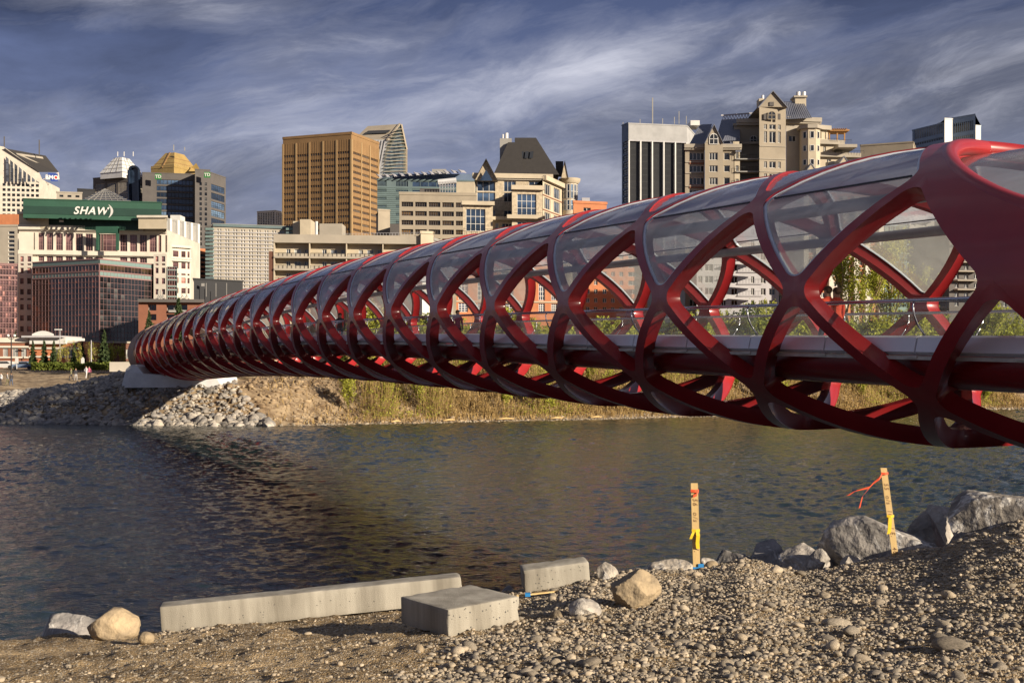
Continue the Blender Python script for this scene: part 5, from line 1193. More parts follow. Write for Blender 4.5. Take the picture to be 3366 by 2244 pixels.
def nr():
    r_ = np.random.default_rng(42)
    # ---- riprap on the far bank
    var = [rock_verts(2, 100+i, 10, (.55, .9), .05) for i in range(9)]
    TOP = [(-60, 1310), (0, 1300), (100, 1275), (200, 1250), (300, 1224), (400, 1200), (408, 1262), (726, 1262), (735, 1232), (752, 1236), (770, 1255), (800, 1300), (850, 1352), (885, 1388), (900, 1400)]
    pts = []
    while len(pts) < 6200:
        x = r_.uniform(-56, -19); y = shore_y(x)+r_.uniform(-.6, 24); z = far_z(x, y); u = 1683+x*FPX/y; v = VH-(z-CAMZ)*FPX/y
        t = np.interp(u, [p[0] for p in TOP], [p[1] for p in TOP])
        if -70 < u < 900 and v > t-3: pts.append((x, y, z))
    pts = np.array(pts); size = np.clip(r_.lognormal(-1.50, .34, len(pts)), .13, .58); toe = pts[:, 2] < .8; size[toe] *= 1.35
    scl = size[:, None]*np.stack([r_.uniform(.9, 1.25, len(pts)), r_.uniform(.75, 1.0, len(pts)), r_.uniform(.55, .85, len(pts))], -1)
    px = size*FPX/pts[:, 1]; order = np.argsort(-px); big, rest = order[:300], order[300:]
    mes = []
    for k, (V, F) in enumerate(var): me = np_mesh('riprap_rock', V, F, M['riprap'], True); me.set_sharp_from_angle(angle=R(38)); mes.append(me)
    for i in big:
        o = link('riprap_rock', mes[i % 9], None, loc=tuple(pts[i]+np.array([0, 0, scl[i, 2]*.25]))); o.scale = tuple(float(q) for q in scl[i]); o.rotation_euler = (r_.normal(0, .25), r_.normal(0, .25), r_.uniform(0, 6.28))
        uu = 1683+pts[i, 0]*FPX/pts[i, 1]; tag(o, ('large ' if size[i] > .6 else '')+'grey riprap rock '+('at the far waterline ' if pts[i, 2] < .7 else 'on the far bank slope ')+('right of the bridge shadow' if uu > 430 else 'left of the abutment' if uu > 200 else 'near the left picture edge'), 'rock', 'riprap rocks on the far bank')
    p2 = pts[rest].copy(); p2[:, 2] += scl[rest][:, 2]*.25
    o = scatter_mesh('riprap', [rock_verts(1, 150+i, 9, (.6, .9), 0) for i in range(9)], p2, scl[rest], M['riprap'], seed=5); o.data.set_sharp_from_angle(angle=R(38)); tag(o, 'smaller grey riprap rocks filling the far bank slope', 'rocks', kind='stuff')
    # ---- driftwood and cobbles along the far waterline
    n = 2600; x = r_.uniform(-21, 68, n); y = np.array([shore_y(a) for a in x])+r_.exponential(1.3, n)-.2; z = np.array([far_z(a, b) for a, b in zip(x, y)])
    s = np.clip(r_.lognormal(-2.3, .4, n), .04, .3)[:, None]*np.array([[1.2, .9, .6]])
    tag(scatter_mesh('shore_cobbles', [rock_verts(1, 300+i, 6, (.7, .95), 0) for i in range(5)], np.stack([x, y, z], -1), s, M['pebble'], seed=6), 'pale cobbles lining the far waterline', 'cobbles', kind='stuff')
    n = 2600; x = r_.uniform(-27, -2, n); y = np.array([shore_y(a) for a in x])+r_.uniform(.5, 15, n); z = np.array([far_z(a, b) for a, b in zip(x, y)])
    s = np.clip(r_.lognormal(-2.0, .55, n), .05, .5)[:, None]*np.array([[1.2, .9, .55]]); s = s*r_.uniform(.7, 1.2, (n, 3))
    tag(scatter_mesh('soil_clods', [rock_verts(1, 330+i, 6, (.6, .95), 0) for i in range(5)], np.stack([x, y, z], -1), s, M['farsoil'], seed=16), 'brown clods and stones on the bare earth slope', 'soil', kind='stuff')
    # ---- pebbles of the near bank
    var = [rock_verts(2, 500+i, 7, (.72, .98), .04) for i in range(10)]; var1 = [rock_verts(1, 560+i, 5, (.75, .98), .0) for i in range(8)]
    def sample(n, fn, xr=(-3.2, 7.0), yr=(5.4, 15.5)):
        out = []
        while len(out) < n:
            x = r_.uniform(*xr, 4000); y = r_.uniform(*yr, 4000); u = 1683+x*FPX/y; ok = (u > -150) & (u < 3500)
            for a, b in zip(x[ok], y[ok]):
                if r_.random() < fn(a, b): out.append((a, b))
        return np.array(out[:n])
    def dens(x, y):
        g = gravel_mask(x, y); u = 1683+x*FPX/y; yc = crest_y(u); edge = math.exp(-((y-yc+.15)/.45)**2)*(.75 if u < 700 or u > 1650 else .25)
        if y > yc+2.3: return .25
        return max(.9*g+.03, edge)
    P = sample(33000, dens); z = ground_at(P[:, 0], P[:, 1]); size = np.clip(r_.lognormal(-4.55, .43, len(P)), .005, .045)
    big = r_.random(len(P)) < .012; size[big] *= r_.uniform(1.6, 3.2, big.sum())
    scl = size[:, None]*np.stack([r_.uniform(1.0, 1.5, len(P)), r_.uniform(.75, 1.05, len(P)), r_.uniform(.45, .8, len(P))], -1); pos = np.column_stack([P, z+scl[:, 2]*.45])
    vis = size*FPX/P[:, 1]; vis[[i for i in range(len(P)) if P[i, 1] > crest_y(1683+P[i, 0]*FPX/P[i, 1])+.1]] = 0
    order = np.argsort(-vis); bg, rest = order[:300], order[300:]
    V3 = [rock_verts(3, 600+i, 7, (.72, .97), .05) for i in range(10)]; mes = [np_mesh('pebble', V, F, M['pebble'], True) for V, F in V3]
    for i in bg:
        o = link('pebble', mes[i % 10], None, loc=tuple(float(q) for q in pos[i])); o.scale = tuple(float(q) for q in scl[i]); o.rotation_euler = (r_.normal(0, .2), r_.normal(0, .2), r_.uniform(0, 6.28))
        uu = 1683+P[i, 0]*FPX/P[i, 1]; tag(o, ('large' if size[i] > .045 else 'small')+' rounded tan river stone '+('on the sand at lower left' if uu < 900 else 'on the sand before the square block' if uu < 1700 else 'on the gravel below the left stake' if uu < 2500 else 'on the gravel at lower right'), 'stone', 'larger river stones on the near gravel bank')
    tag(scatter_mesh('gravel', var1, pos[rest[9000:]], scl[rest[9000:]], M['pebble'], seed=18), 'finer tan river gravel covering the near bank', 'gravel', kind='stuff'); rest = rest[:9000]
    tag(scatter_mesh('gravel', var, pos[rest], scl[rest], M['pebble'], seed=8), 'tan river gravel covering the near bank', 'gravel', kind='stuff')
    P = sample(20000, lambda x, y: .25+.75*gravel_mask(x, y)); z = ground_at(P[:, 0], P[:, 1]); size = np.clip(r_.lognormal(-4.9, .35, len(P)), .004, .014)
    scl = size[:, None]*np.array([[1.2, 1.0, .8]])*r_.uniform(.8, 1.2, (len(P), 3)); tag(scatter_mesh('grit', var1, np.column_stack([P, z+scl[:, 2]*.5]), scl, M['pebble'], seed=9), 'fine grit between the pebbles of the near bank', 'grit', kind='stuff')
nr()
def ghit(u, v):
    """distance at which the near bank's ground is seen at photo pixel (u, v)"""
    y = 6.0
    while y < 15.0:
        if VH-(near_z(xu(u, y), y)-CAMZ)*FPX/y <= v: return y
        y += .02
    return crest_y(u)
def boulder(label, u0, u1, v0, v1, Z, m, seed, planes=9, cut=(.6, .92), bury=.30, ry=.75, rough=.05, fine=.015, rot=0, cat='boulder', name='boulder', group=None, sub=5):
    if Z is None: Z = ghit((u0+u1)/2, v1)+(xu(u1, 10)-xu(u0, 10))*.28
    V, F = rock_verts(sub, seed, planes, cut, rough, 1.6, fine)
    lo, hi = V.min(0), V.max(0); V = (V-(lo+hi)/2)/((hi-lo)/2)
    w = (xu(u1, Z)-xu(u0, Z))/2; zt, zb = zv(v0, Z), zv(v1, Z); h = (zt-zb)/(2-2*bury)
    V = V*np.array([w, w*ry, h]); c = (xu((u0+u1)/2, Z), Z, zt-h)
    me = np_mesh(name, V, F, m, True); me.set_sharp_from_angle(angle=R(34)); return tag(link(name, me, None, loc=c), label, cat, group)
boulder('large dark pointed boulder behind the right survey stake', 2690, 3090, 1690, 1850, 14.0, M['boulder'], 11, 16, (.52, .80), .46)
boulder('huge pale speckled boulder at the right picture edge', 3100, 3560, 1618, 1800, 13.8, M['paleboulder'], 23, 16, (.58, .85), .42)
boulder('dark angular rock left of the huge pale boulder', 2960, 3120, 1676, 1820, 14.8, M['boulder'], 31, 16, (.52, .80), .42)
boulder('dark rock wedged behind between two larger boulders', 3030, 3180, 1660, 1800, 15.4, M['boulder'], 37, 16, (.52, .80), .42)
boulder('small dark rock topping the cluster beside the huge boulder', 3130, 3210, 1652, 1760, 15.8, M['boulder'], 39, 16, (.52, .80), .42)
boulder('low dark ridge shaped rock between the two survey stakes', 2440, 2600, 1774, 1870, 14.4, M['boulder'], 43, 16, (.52, .80), .48)
boulder('flat dark rock sloping to the water behind left stake', 2335, 2490, 1806, 1870, 14.6, M['boulder'], 47, 16, (.52, .80), .48)
boulder('low dark veined rock just left of the pointed boulder', 2560, 2750, 1786, 1875, 13.9, M['boulder'], 53, 16, (.52, .80), .48)
boulder('flat grey rock with white veins left of the left stake', 2125, 2285, 1838, 1900, 13.6, M['paleboulder'], 59, 8, (.55, .9), .3)
boulder('small grey white rock beside the tilted concrete slab', 1960, 2035, 1846, 1905, 12.2, M['paleboulder'], 61)
boulder('square tan and grey boulder standing on the sand', 2008, 2176, 1868, 2008, None, M['tanboulder'], 67, 18, (.60, .80), .06, .8, fine=.03)
boulder('small grey stone with white streak on the sand', 1868, 1978, 1965, 2035, None, M['paleboulder'], 71, 9, (.6, .85), .1)
boulder('round tan stone left of the streaked grey stone', 1806, 1864, 2003, 2042, None, M['tanboulder'], 73, 3, (.9, 1), .15, name='stone', cat='stone', sub=3)
boulder('smooth tan boulder at the waterline left of long beam', 298, 462, 1994, 2106, 10.6, M['tanboulder'], 79, 11, (.70, .95), .08, .8, rough=.05, fine=.012)
boulder('dark speckled rock at the waterline, lower left', 122, 335, 2012, 2112, 11.4, M['boulder'], 83, 9, (.6, .9), .2)
boulder('round ochre stone at the left end of long beam', 453, 508, 2074, 2114, None, M['tanboulder'], 89, 2, (.95, 1), .08, name='stone', cat='stone', sub=3)
boulder('pale round stone right of the left survey stake', 2312, 2366, 1842, 1888, 13.0, M['tanboulder'], 97, 2, (.95, 1), .1, name='stone', cat='stone', sub=3)
boulder('upright ochre stone on the sand, left of its pair', 1361, 1394, 2115, 2153, None, M['tanboulder'], 101, 3, (.9, 1), .1, name='stone', cat='stone', sub=3)
boulder('upright ochre stone on the sand, right of its pair', 1396, 1421, 2118, 2146, None, M['tanboulder'], 103, 3, (.9, 1), .1, name='stone', cat='stone', sub=3)
boulder('half buried round stone in front of the square block', 1515, 1560, 2104, 2124, None, M['tanboulder'], 107, 3, (.9, 1), .3, name='stone', cat='stone', sub=3)
for lb, u0, u1, v0, v1, Z, sd in (('grey rock between the slab and the tan boulder', 1968, 2012, 1872, 1918, 12.0, 201), ('small dark rock just behind the tan boulder', 2150, 2200, 1862, 1900, 12.8, 203), ('flat grey rock right beside the left stake', 2300, 2372, 1832, 1872, 14.2, 205), ('grey rock left of the pointed boulder, low', 2650, 2730, 1800, 1850, 13.7, 207), ('small grey rock at the foot of the pointed boulder', 2760, 2830, 1822, 1862, 13.4, 209), ('grey rock right of the leaning stake', 3010, 3085, 1782, 1830, 13.9, 211), ('grey rock at the foot of the huge pale boulder', 3120, 3190, 1742, 1792, 13.5, 213), ('dark rock left of the ridge shaped rock', 2400, 2470, 1818, 1862, 14.8, 215), ('grey stone before the flat veined rock', 2200, 2240, 1872, 1902, 13.0, 217), ('small grey stone left of the streaked stone', 1830, 1868, 1948, 1975, 11.4, 219), ('dark rock at the waterline behind the tilted slab', 1640, 1700, 1925, 1955, 12.6, 221)):
    boulder(lb, u0, u1, v0, v1, Z, M['boulder' if 'dark' in lb else 'paleboulder'], sd, 14, (.55, .85), .40, sub=4, name='rock', cat='rock')
M['concrete'] = mat('cast_concrete', (0.20, 0.18, 0.145), 0.92, (0.40, 0.37, 0.31), 4.0, bump=0.25, bscale=120, streak=True)
def cblock(label, P, Q, depth, h, name='concrete_block', back=None, seed=0, tilt=0.0):
    X = (Q-P); L = X.length; X.normalize(); Y = Vector((-X.y, X.x, 0)).normalized(); Zu = X.cross(Y).normalized()
    if Zu.z < 0: Zu = -Zu
    Y = (Y+Zu*tilt).normalized(); Zu = X.cross(Y).normalized()
    bm = bmesh.new(); bmesh.ops.create_cube(bm, size=1); bmesh.ops.scale(bm, vec=(L, depth, h), verts=bm.verts)
    bmesh.ops.bevel(bm, geom=bm.edges[:], offset=.009, segments=2, affect='EDGES', profile=.5)
    cutn = max(2, int(L/.08)); 
    for axis, size, cnt in (((1, 0, 0), L, int(L/.045)), ((0, 1, 0), depth, int(depth/.045)), ((0, 0, 1), h, int(h/.045))):
        for i in range(1, max(cnt, 2)):
            co = Vector(axis)*(-size/2+size*i/cnt); bmesh.ops.bisect_plane(bm, geom=bm.verts[:]+bm.edges[:]+bm.faces[:], plane_co=co, plane_no=axis)
    for v in bm.verts:
        p = v.co; e = sum(1 for a, s_ in ((p.x, L), (p.y, depth), (p.z, h)) if abs(abs(a)-s_/2) < .012)
        n = mnoise.fractal(p*14+Vector((seed, 0, 0)), 1.0, 2.0, 3)
        if e >= 2: v.co = p*(1-.0) - p.normalized()*max(0, n-.1)*.022
        else: pass
    me = bpy.data.meshes.new(name); bm.to_mesh(me); bm.free(); me.materials.append(M['concrete']); me.polygons.foreach_set('use_smooth', [True]*len(me.polygons)); me.set_sharp_from_angle(angle=R(40))
    o = bpy.data.objects.new(name, me); COL.objects.link(o); c = P+X*(L/2)+Y*(depth/2)+Zu*(h/2)
    o.matrix_world = Matrix.Translation(c) @ Matrix((X, Y, Zu)).transposed().to_4x4(); tag(o, label, 'concrete block'); return o, X, Y, Zu
def holes(o, pts, r):            # flat dark discs, the shade inside small air holes given as colour
    for x, y, z, q in pts:
        mb = MB(); mb.tube([Vector((x, y-.002, z)), Vector((x, y+.003, z))], q, 8); me = mb.mesh('air_hole_shade', M['dark']); h_ = bpy.data.objects.new('air_hole_shade', me); COL.objects.link(h_); h_.parent = o
ob, X, Y, Zu = cblock('long pale concrete beam lying along the water edge', at(531, 2083, 10.75), at(1523, 1979, 11.25), .25, .246, 'concrete_beam', seed=1)
ob2, *_ = cblock('square concrete block lying in front of the long beam', at(1474, 2097, (g2 := ghit(1474, 2097))), at(1709, 2048, g2*1.048), .68*g2/9.3, .225*g2/9.3, seed=5)
ob3, *_ = cblock('short tilted concrete slab beside the tan boulder', at(1727, 1948, 11.9), at(1941, 1918, 12.0), .22, .232, seed=9, tilt=.12)
rr = random.Random(3)
holes(ob2, [(rr.uniform(-.33, .33), -.34*g2/9.3, rr.uniform(-.06, .09), rr.uniform(.002, .006)) for _ in range(26)], 0)
holes(ob, [(rr.uniform(-1.25, 1.25), -.125, rr.uniform(-.08, .09), rr.uniform(.002, .005)) for _ in range(30)], 0)
holes(ob3, [(rr.uniform(-.3, .3), -.11, rr.uniform(-.08, .09), rr.uniform(.002, .006)) for _ in range(22)], 0)
# survey stakes
M['lath'] = mat('pine_lath', (0.62, 0.44, 0.20), 0.8, (0.52, 0.36, 0.15), 8, streak=True, bump=.1, bscale=80)
M['orange'] = mat('orange_ribbon', (0.80, 0.10, 0.03), 0.6); M['yellow'] = mat('yellow_ribbon', (0.80, 0.55, 0.02), 0.6); M['bluetag'] = mat('blue_tag', (0.02, 0.22, 0.55), 0.6); M['ink'] = mat('brown_ink', (0.12, 0.05, 0.03), 0.9)
def ribbon(root, name, pts, w, m, wd=Vector((0, 0, 1)), tw=0.0):
    mb = MB(); n = len(pts); q = []
    for i, p in enumerate(pts):
        a = tw*i/(n-1); d = (Matrix.Rotation(a, 3, 'Y') @ wd)*w/2; o = Vector((0, .0015, 0)); q.append((p-d-o, p+d-o, p+d+o, p-d+o))
    for a, b in zip(q[:-1], q[1:]):
        for k in range(4): mb.quad(a[k], a[(k+1) % 4], b[(k+1) % 4], b[k])
    return part(name, mb, m, root, True)
def stake(label, ut, vt, ub, vb, Z, w, txt, seed):
    T, B = at(ut, vt, Z), at(ub, vb, Z); g = B-(T-B).normalized()*.18
    root = thing('survey_stake', tuple(B), label, 'survey stake', 'wooden survey stakes on the near bank')
    d = (T-g); ax = Matrix((Vector((1, 0, 0)), Vector((0, 1, 0)), d.normalized())).transposed(); ax = Matrix(((1, 0, d.normalized().x), (0, 1, d.normalized().y), (0, 0, d.normalized().z)))
    mb = MB(); mb.box((T+g)/2, (w, .016, d.length), ax=ax); part('lath', mb, M['lath'], root)
    cu = bpy.data.curves.new('handwriting', 'FONT'); cu.body = txt; cu.size = w*.95; cu.shear = .25; cu.space_character = 1.25; cu.extrude = .0005; cu.align_y = 'CENTER'; cu.materials.append(M['ink'])
    tmp = bpy.data.objects.new('tmp', cu); COL.objects.link(tmp); bpy.context.view_layer.update(); me = bpy.data.meshes.new_from_object(tmp); bpy.data.objects.remove(tmp)
    st = T.lerp(B, .17); dn = (B-T).normalized(); o = link('handwriting', me, root, loc=st+Vector((0, -.0095, 0)))
    o.rotation_euler = Matrix((dn, Vector((-dn.z*-1 if 0 else -dn.z, 0, dn.x)), Vector((0, -1, 0)))).transposed().to_euler(); return root, T, B, dn
r1, T, B, dn = stake('survey stake with orange knot and blue tag, left of two', 2282, 1587, 2290, 1872, 13.0, .078, '56  o/s  10m  I.', 1)
P = lambda f, dx=0, dy=-.02: T.lerp(B, f)+Vector((dx, dy, 0))
ribbon(r1, 'ribbon', [P(.085, -.045), P(.09, 0, -.026), P(.085, .045)], .03, M['orange']); ribbon(r1, 'ribbon', [P(.09, .04), P(.13, .02, -.03), P(.15, -.02, -.03)], .03, M['orange'])
ribbon(r1, 'ribbon', [P(.54, -.045), P(.545, 0, -.026), P(.54, .045)], .028, M['yellow']); ribbon(r1, 'ribbon', [P(.54, .015), P(.60, .022, -.035), P(.69, .012, -.03), P(.75, .018, -.03)], .04, M['yellow'], Vector((1, 0, 0))); ribbon(r1, 'ribbon', [P(.55, -.02), P(.60, -.045, -.03), P(.64, -.06, -.025)], .03, M['yellow'], Vector((1, 0, 0)))
mb = MB(); mb.box(P(.965, .045, -.02), (.06, .01, .075)); mb.box(P(.98, .0, -.02), (.09, .012, .03)); part('tag', mb, M['bluetag'], r1)
r2, T, B, dn = stake('leaning survey stake with long orange streamer, right of two', 2904, 1537, 2943, 1828, 13.1, .070, '55  o/s  10m  I.E.    40', 2)
ribbon(r2, 'ribbon', [P(.06, -.04), P(.065, 0, -.026), P(.06, .04)], .025, M['orange']); 
ribbon(r2, 'ribbon', [P(.07, -.03), P(.12, -.07, -.03), P(.17, -.14), P(.22, -.20, -.03), P(.24, -.28), P(.26, -.36, -.03), P(.31, -.44)], .035, M['orange'], tw=1.4); ribbon(r2, 'ribbon', [P(.10, -.06), P(.20, -.17), P(.32, -.28), P(.45, -.33)], .022, M['orange'], tw=1.0)
ribbon(r2, 'ribbon', [P(.54, -.04), P(.545, 0, -.026), P(.54, .04)], .028, M['yellow']); ribbon(r2, 'ribbon', [P(.54, .0), P(.62, -.02, -.035), P(.70, -.035, -.03), P(.74, -.05, -.03)], .04, M['yellow'], Vector((1, 0, .3)))
rt = thing('fallen_stake', tuple(at(1750, 1962, 11.0)), 'thin wooden lath with blue tie lying before the tilted slab', 'survey stake')
mb = MB(); mb.bar(at(1696, 1957, 11.0), at(1850, 1940, 11.2), .03, .012); part('lath', mb, M['lath'], rt); mb = MB(); mb.box(at(1735, 1953, 10.98), (.05, .05, .03)); part('tie', mb, M['bluetag'], rt)
# abutment
def abutment():
    root = thing('bridge_abutment', tuple(at(560, 1265, 114)), 'white concrete abutment under the far end of the bridge', 'abutment')
    def slab(name, pts, Z, dep, m='whitecon'):
        mb = MB(); q = [at(u, v, Z) for u, v in pts]; o = Vector((0, dep, 0)); n = len(q); mb.add(q+[p+o for p in q], [tuple(range(n)), tuple(range(2*n-1, n-1, -1))]+[(i, n+i, n+(i+1) % n, (i+1) % n) for i in range(n)]); part(name, mb, M[m], root)
    slab('plinth', [(408, 1274), (728, 1272), (710, 1240), (600, 1237), (452, 1227), (424, 1222)], 113.5, 9)
    slab('wing_wall', [(400, 1268), (470, 1268), (470, 1226), (452, 1205), (436, 1198), (430, 1199), (414, 1213)], 114.2, 12)
abutment()
rn_ = thing('bridge_abutment', tuple(sec(-1.2, BA, -BB-1.0)), 'white concrete abutment under the near end of the bridge', 'abutment')
mb = MB(); q = [sec(n_, e_, 0) for n_, e_ in ((-1.75, .6), (-.7, .6), (-.7, 2*BA-.6), (-1.75, 2*BA-.6))]; mb.prism([(p.x, p.y) for p in q], 1.0, zside(-1.2)-BB+.35); part('plinth', mb, M['whitecon'], rn_)
# stone blocks capping the bare slope
root = thing('stone_retaining_wall', tuple(at(900, 1245, 121)), 'row of rough tan stone blocks at the top of bare bank', 'retaining wall')
for i in range(12):
    V, F = rock_verts(3, 700+i, 14, (.72, .86), .03); V = V*np.array([.78, .5, .46]); u = 800+i*24; me = np_mesh('stone', V, F, M['tanboulder'], True); me.set_sharp_from_angle(angle=R(35)); Z = 122+i*.55; link('stone', me, root, loc=at(u, 1236, Z), rot=(0, 0, random.uniform(-.2, .2)))
# ---------------- vegetation ----------------
def leaf_mat(name, c, c2, tl=0.35):
    m = bpy.data.materials.new(name); m.use_nodes = True; nt = m.node_tree; L = nt.links.new; nt.nodes.clear(); out = N(nt, 'ShaderNodeOutputMaterial')
    a = N(nt, 'ShaderNodeAttribute'); a.attribute_name = 'tone'; col = mixc(nt, a.outputs['Fac'], c, c2)
    d = N(nt, 'ShaderNodeBsdfDiffuse'); t = N(nt, 'ShaderNodeBsdfTranslucent'); L(col, d.inputs[0]); L(col, t.inputs[0]); x = N(nt, 'ShaderNodeMixShader'); x.inputs[0].default_value = tl; L(d.outputs[0], x.inputs[1]); L(t.outputs[0], x.inputs[2]); L(x.outputs[0], out.inputs[0]); return m
M['spruce'] = leaf_mat('spruce_needles', (0.035, 0.060, 0.030), (0.10, 0.13, 0.055), .2); M['bud'] = leaf_mat('young_leaves', (0.30, 0.32, 0.045), (0.60, 0.60, 0.12), .45); M['willow'] = leaf_mat('dry_willow', (0.26, 0.17, 0.07), (0.50, 0.36, 0.16), .2)
M['hedge'] = leaf_mat('hedge_leaves', (0.07, 0.10, 0.02), (0.22, 0.25, 0.06), .35); M['bark'] = mat('bark', (0.20, 0.14, 0.08), .95, (0.34, 0.25, 0.15), 6, bump=.4, bscale=12)
def leaves(P, size, m, r_, blade=False):
    """one small quad per point, as two triangles"""
    n = len(P); Rm = rand_rot(r_, n); s_ = size*r_.uniform(.6, 1.4, n) if np.isscalar(size) else size
    if blade:
        a = r_.uniform(0, 6.28, n); c, s2, o, z = np.cos(a), np.sin(a), np.ones(n), np.zeros(n); t = r_.normal(0, .3, n); Rm = np.stack([np.stack([c, z, t], -1), np.stack([s2, z, t*.7], -1), np.stack([z, o*0, o], -1)], 1)
        q = np.array([[-.09, 0, -.2], [.09, 0, -.2], [.03, 0, .8], [-.03, 0, .8]])
    else: q = np.array([[-.5, -.28, 0], [.5, -.28, .06], [.5, .28, 0], [-.5, .28, .06]])
    V = np.einsum('nij,vj->nvi', Rm, q)*s_[:, None, None]+P[:, None, :]
    F = np.arange(n*4).reshape(n, 4); return V.reshape(-1, 3), F, np.repeat(r_.random(n), 4)
def spruce(u, vt, vb, Z, seed, label, group=None, wide=.24):
    r_ = np.random.default_rng(seed); B = at(u, vb, Z); H = zv(vt, Z)-zv(vb, Z); root = thing('spruce_tree', tuple(B), label, 'tree', group)
    mb = MB(); mb.tube([B, B+Vector((0, 0, H*.6)), B+Vector((0, 0, H*.97))], [H*.022, H*.012, .01], 6)
    P, S = [], []; tiers = 16
    for t in range(tiers):
        f = .08+.90*t/tiers; rad = H*wide*(1-f)**.85*r_.uniform(.8, 1.15); nb = int(5+6*(1-f))
        for k in range(nb):
            a = r_.uniform(0, 6.28); L_ = rad*r_.uniform(.7, 1.12); m_ = int(12+26*(1-f)); tt = r_.random(m_)**.7
            x = np.cos(a)*L_*tt; y = np.sin(a)*L_*tt; z = H*f-L_*.30*tt+r_.normal(0, H*.008, m_); w = .12*L_*(1-tt*.6)
            P.append(np.stack([x+r_.normal(0, 1, m_)*w, y+r_.normal(0, 1, m_)*w, z], -1)); mb.tube([B+Vector((0, 0, H*f)), B+Vector((np.cos(a)*L_*.8, np.sin(a)*L_*.8, H*f-L_*.24))], [.03*H/5, .008], 3, cap=False)
    P.append(np.stack([r_.normal(0, H*.008, 14), r_.normal(0, H*.008, 14), H*r_.uniform(.9, 1.0, 14)], -1))
    P = np.concatenate(P)+np.array(B); V, F, T = leaves(P, H*.052, None, r_); part('trunk', mb, M['bark'], root); link('crown', np_mesh('crown', V, F, M['spruce'], False, colors=T), root)
def branch_tree(u, vt, vb, Z, seed, label, group=None, leafm='bud', spread=.38, nleaf=2600, lsize=.16, lev=3, name='tree', cat='tree', trunk=.02, fill=0):
    r_ = random.Random(seed); rn = np.random.default_rng(seed); B = at(u, vb, Z); H = zv(vt, Z)-zv(vb, Z); root = thing(name, tuple(B), label, cat, group); mb = MB(); tips = []
    def grow(p, d, l, r, k):
        n = 4; pts = [p]; q = p
        for i in range(n): d = (d+Vector((r_.gauss(0, .10), r_.gauss(0, .10), .06))).normalized(); q = q+d*l/n; pts.append(q)
        mb.tube(pts, [r*(1-.55*i/n) for i in range(n+1)], 5 if k > 1 else 3, cap=False)
        if k <= 1: tips.extend(pts[1:])
        if k > 0:
            for _ in range(5 if k > 1 else 4):
                i = r_.randint(1, n); a = r_.uniform(0, 6.28); e = Vector((math.cos(a), math.sin(a), r_.uniform(.5, 1.4))).normalized(); e = (d*.55+e*.6).normalized(); grow(pts[i], e, l*r_.uniform(.48, .68), r*.5, k-1)
    nst = 1 if lev >= 3 else 4
    for i in range(nst): grow(B-Vector((0, 0, .2)), Vector((r_.gauss(0, .04 if nst == 1 else .22), r_.gauss(0, .04 if nst == 1 else .22), 1)).normalized(), H*.56, H*trunk, lev)
    # squeeze the skeleton into its height
    zmax = max(v[2] for v in mb.v); f = H/(zmax-B.z); fx = min(1.0, spread*2*H/max(1e-3, max(abs(v[0]-B.x) for v in mb.v)*2))
    sc_ = lambda v: (B.x+(v[0]-B.x)*fx, B.y+(v[1]-B.y)*fx, B.z+(v[2]-B.z)*f)
    mb.v = [sc_(v) for v in mb.v]; T_ = np.array([sc_(t) for t in tips]); part('trunk', mb, M['bark'], root, smooth=True)
    P = T_[rn.integers(0, len(T_), nleaf)]+rn.normal(0, H*.022, (nleaf, 3))
    if fill:
        q = rn.normal(size=(fill, 3)); q /= np.linalg.norm(q, axis=1, keepdims=True); q *= rn.random((fill, 1))**.4*(1+.25*np.sin(q[:, :1]*5+seed)*np.cos(q[:, 1:2]*4)); P = np.concatenate([P, np.array([B.x, B.y, B.z+H*.45])+q*np.array([H*.5, H*.5, H*.46])])
    V, F, T = leaves(P, lsize, None, rn); link('crown', np_mesh('crown', V, F, M[leafm], False, colors=T), root)
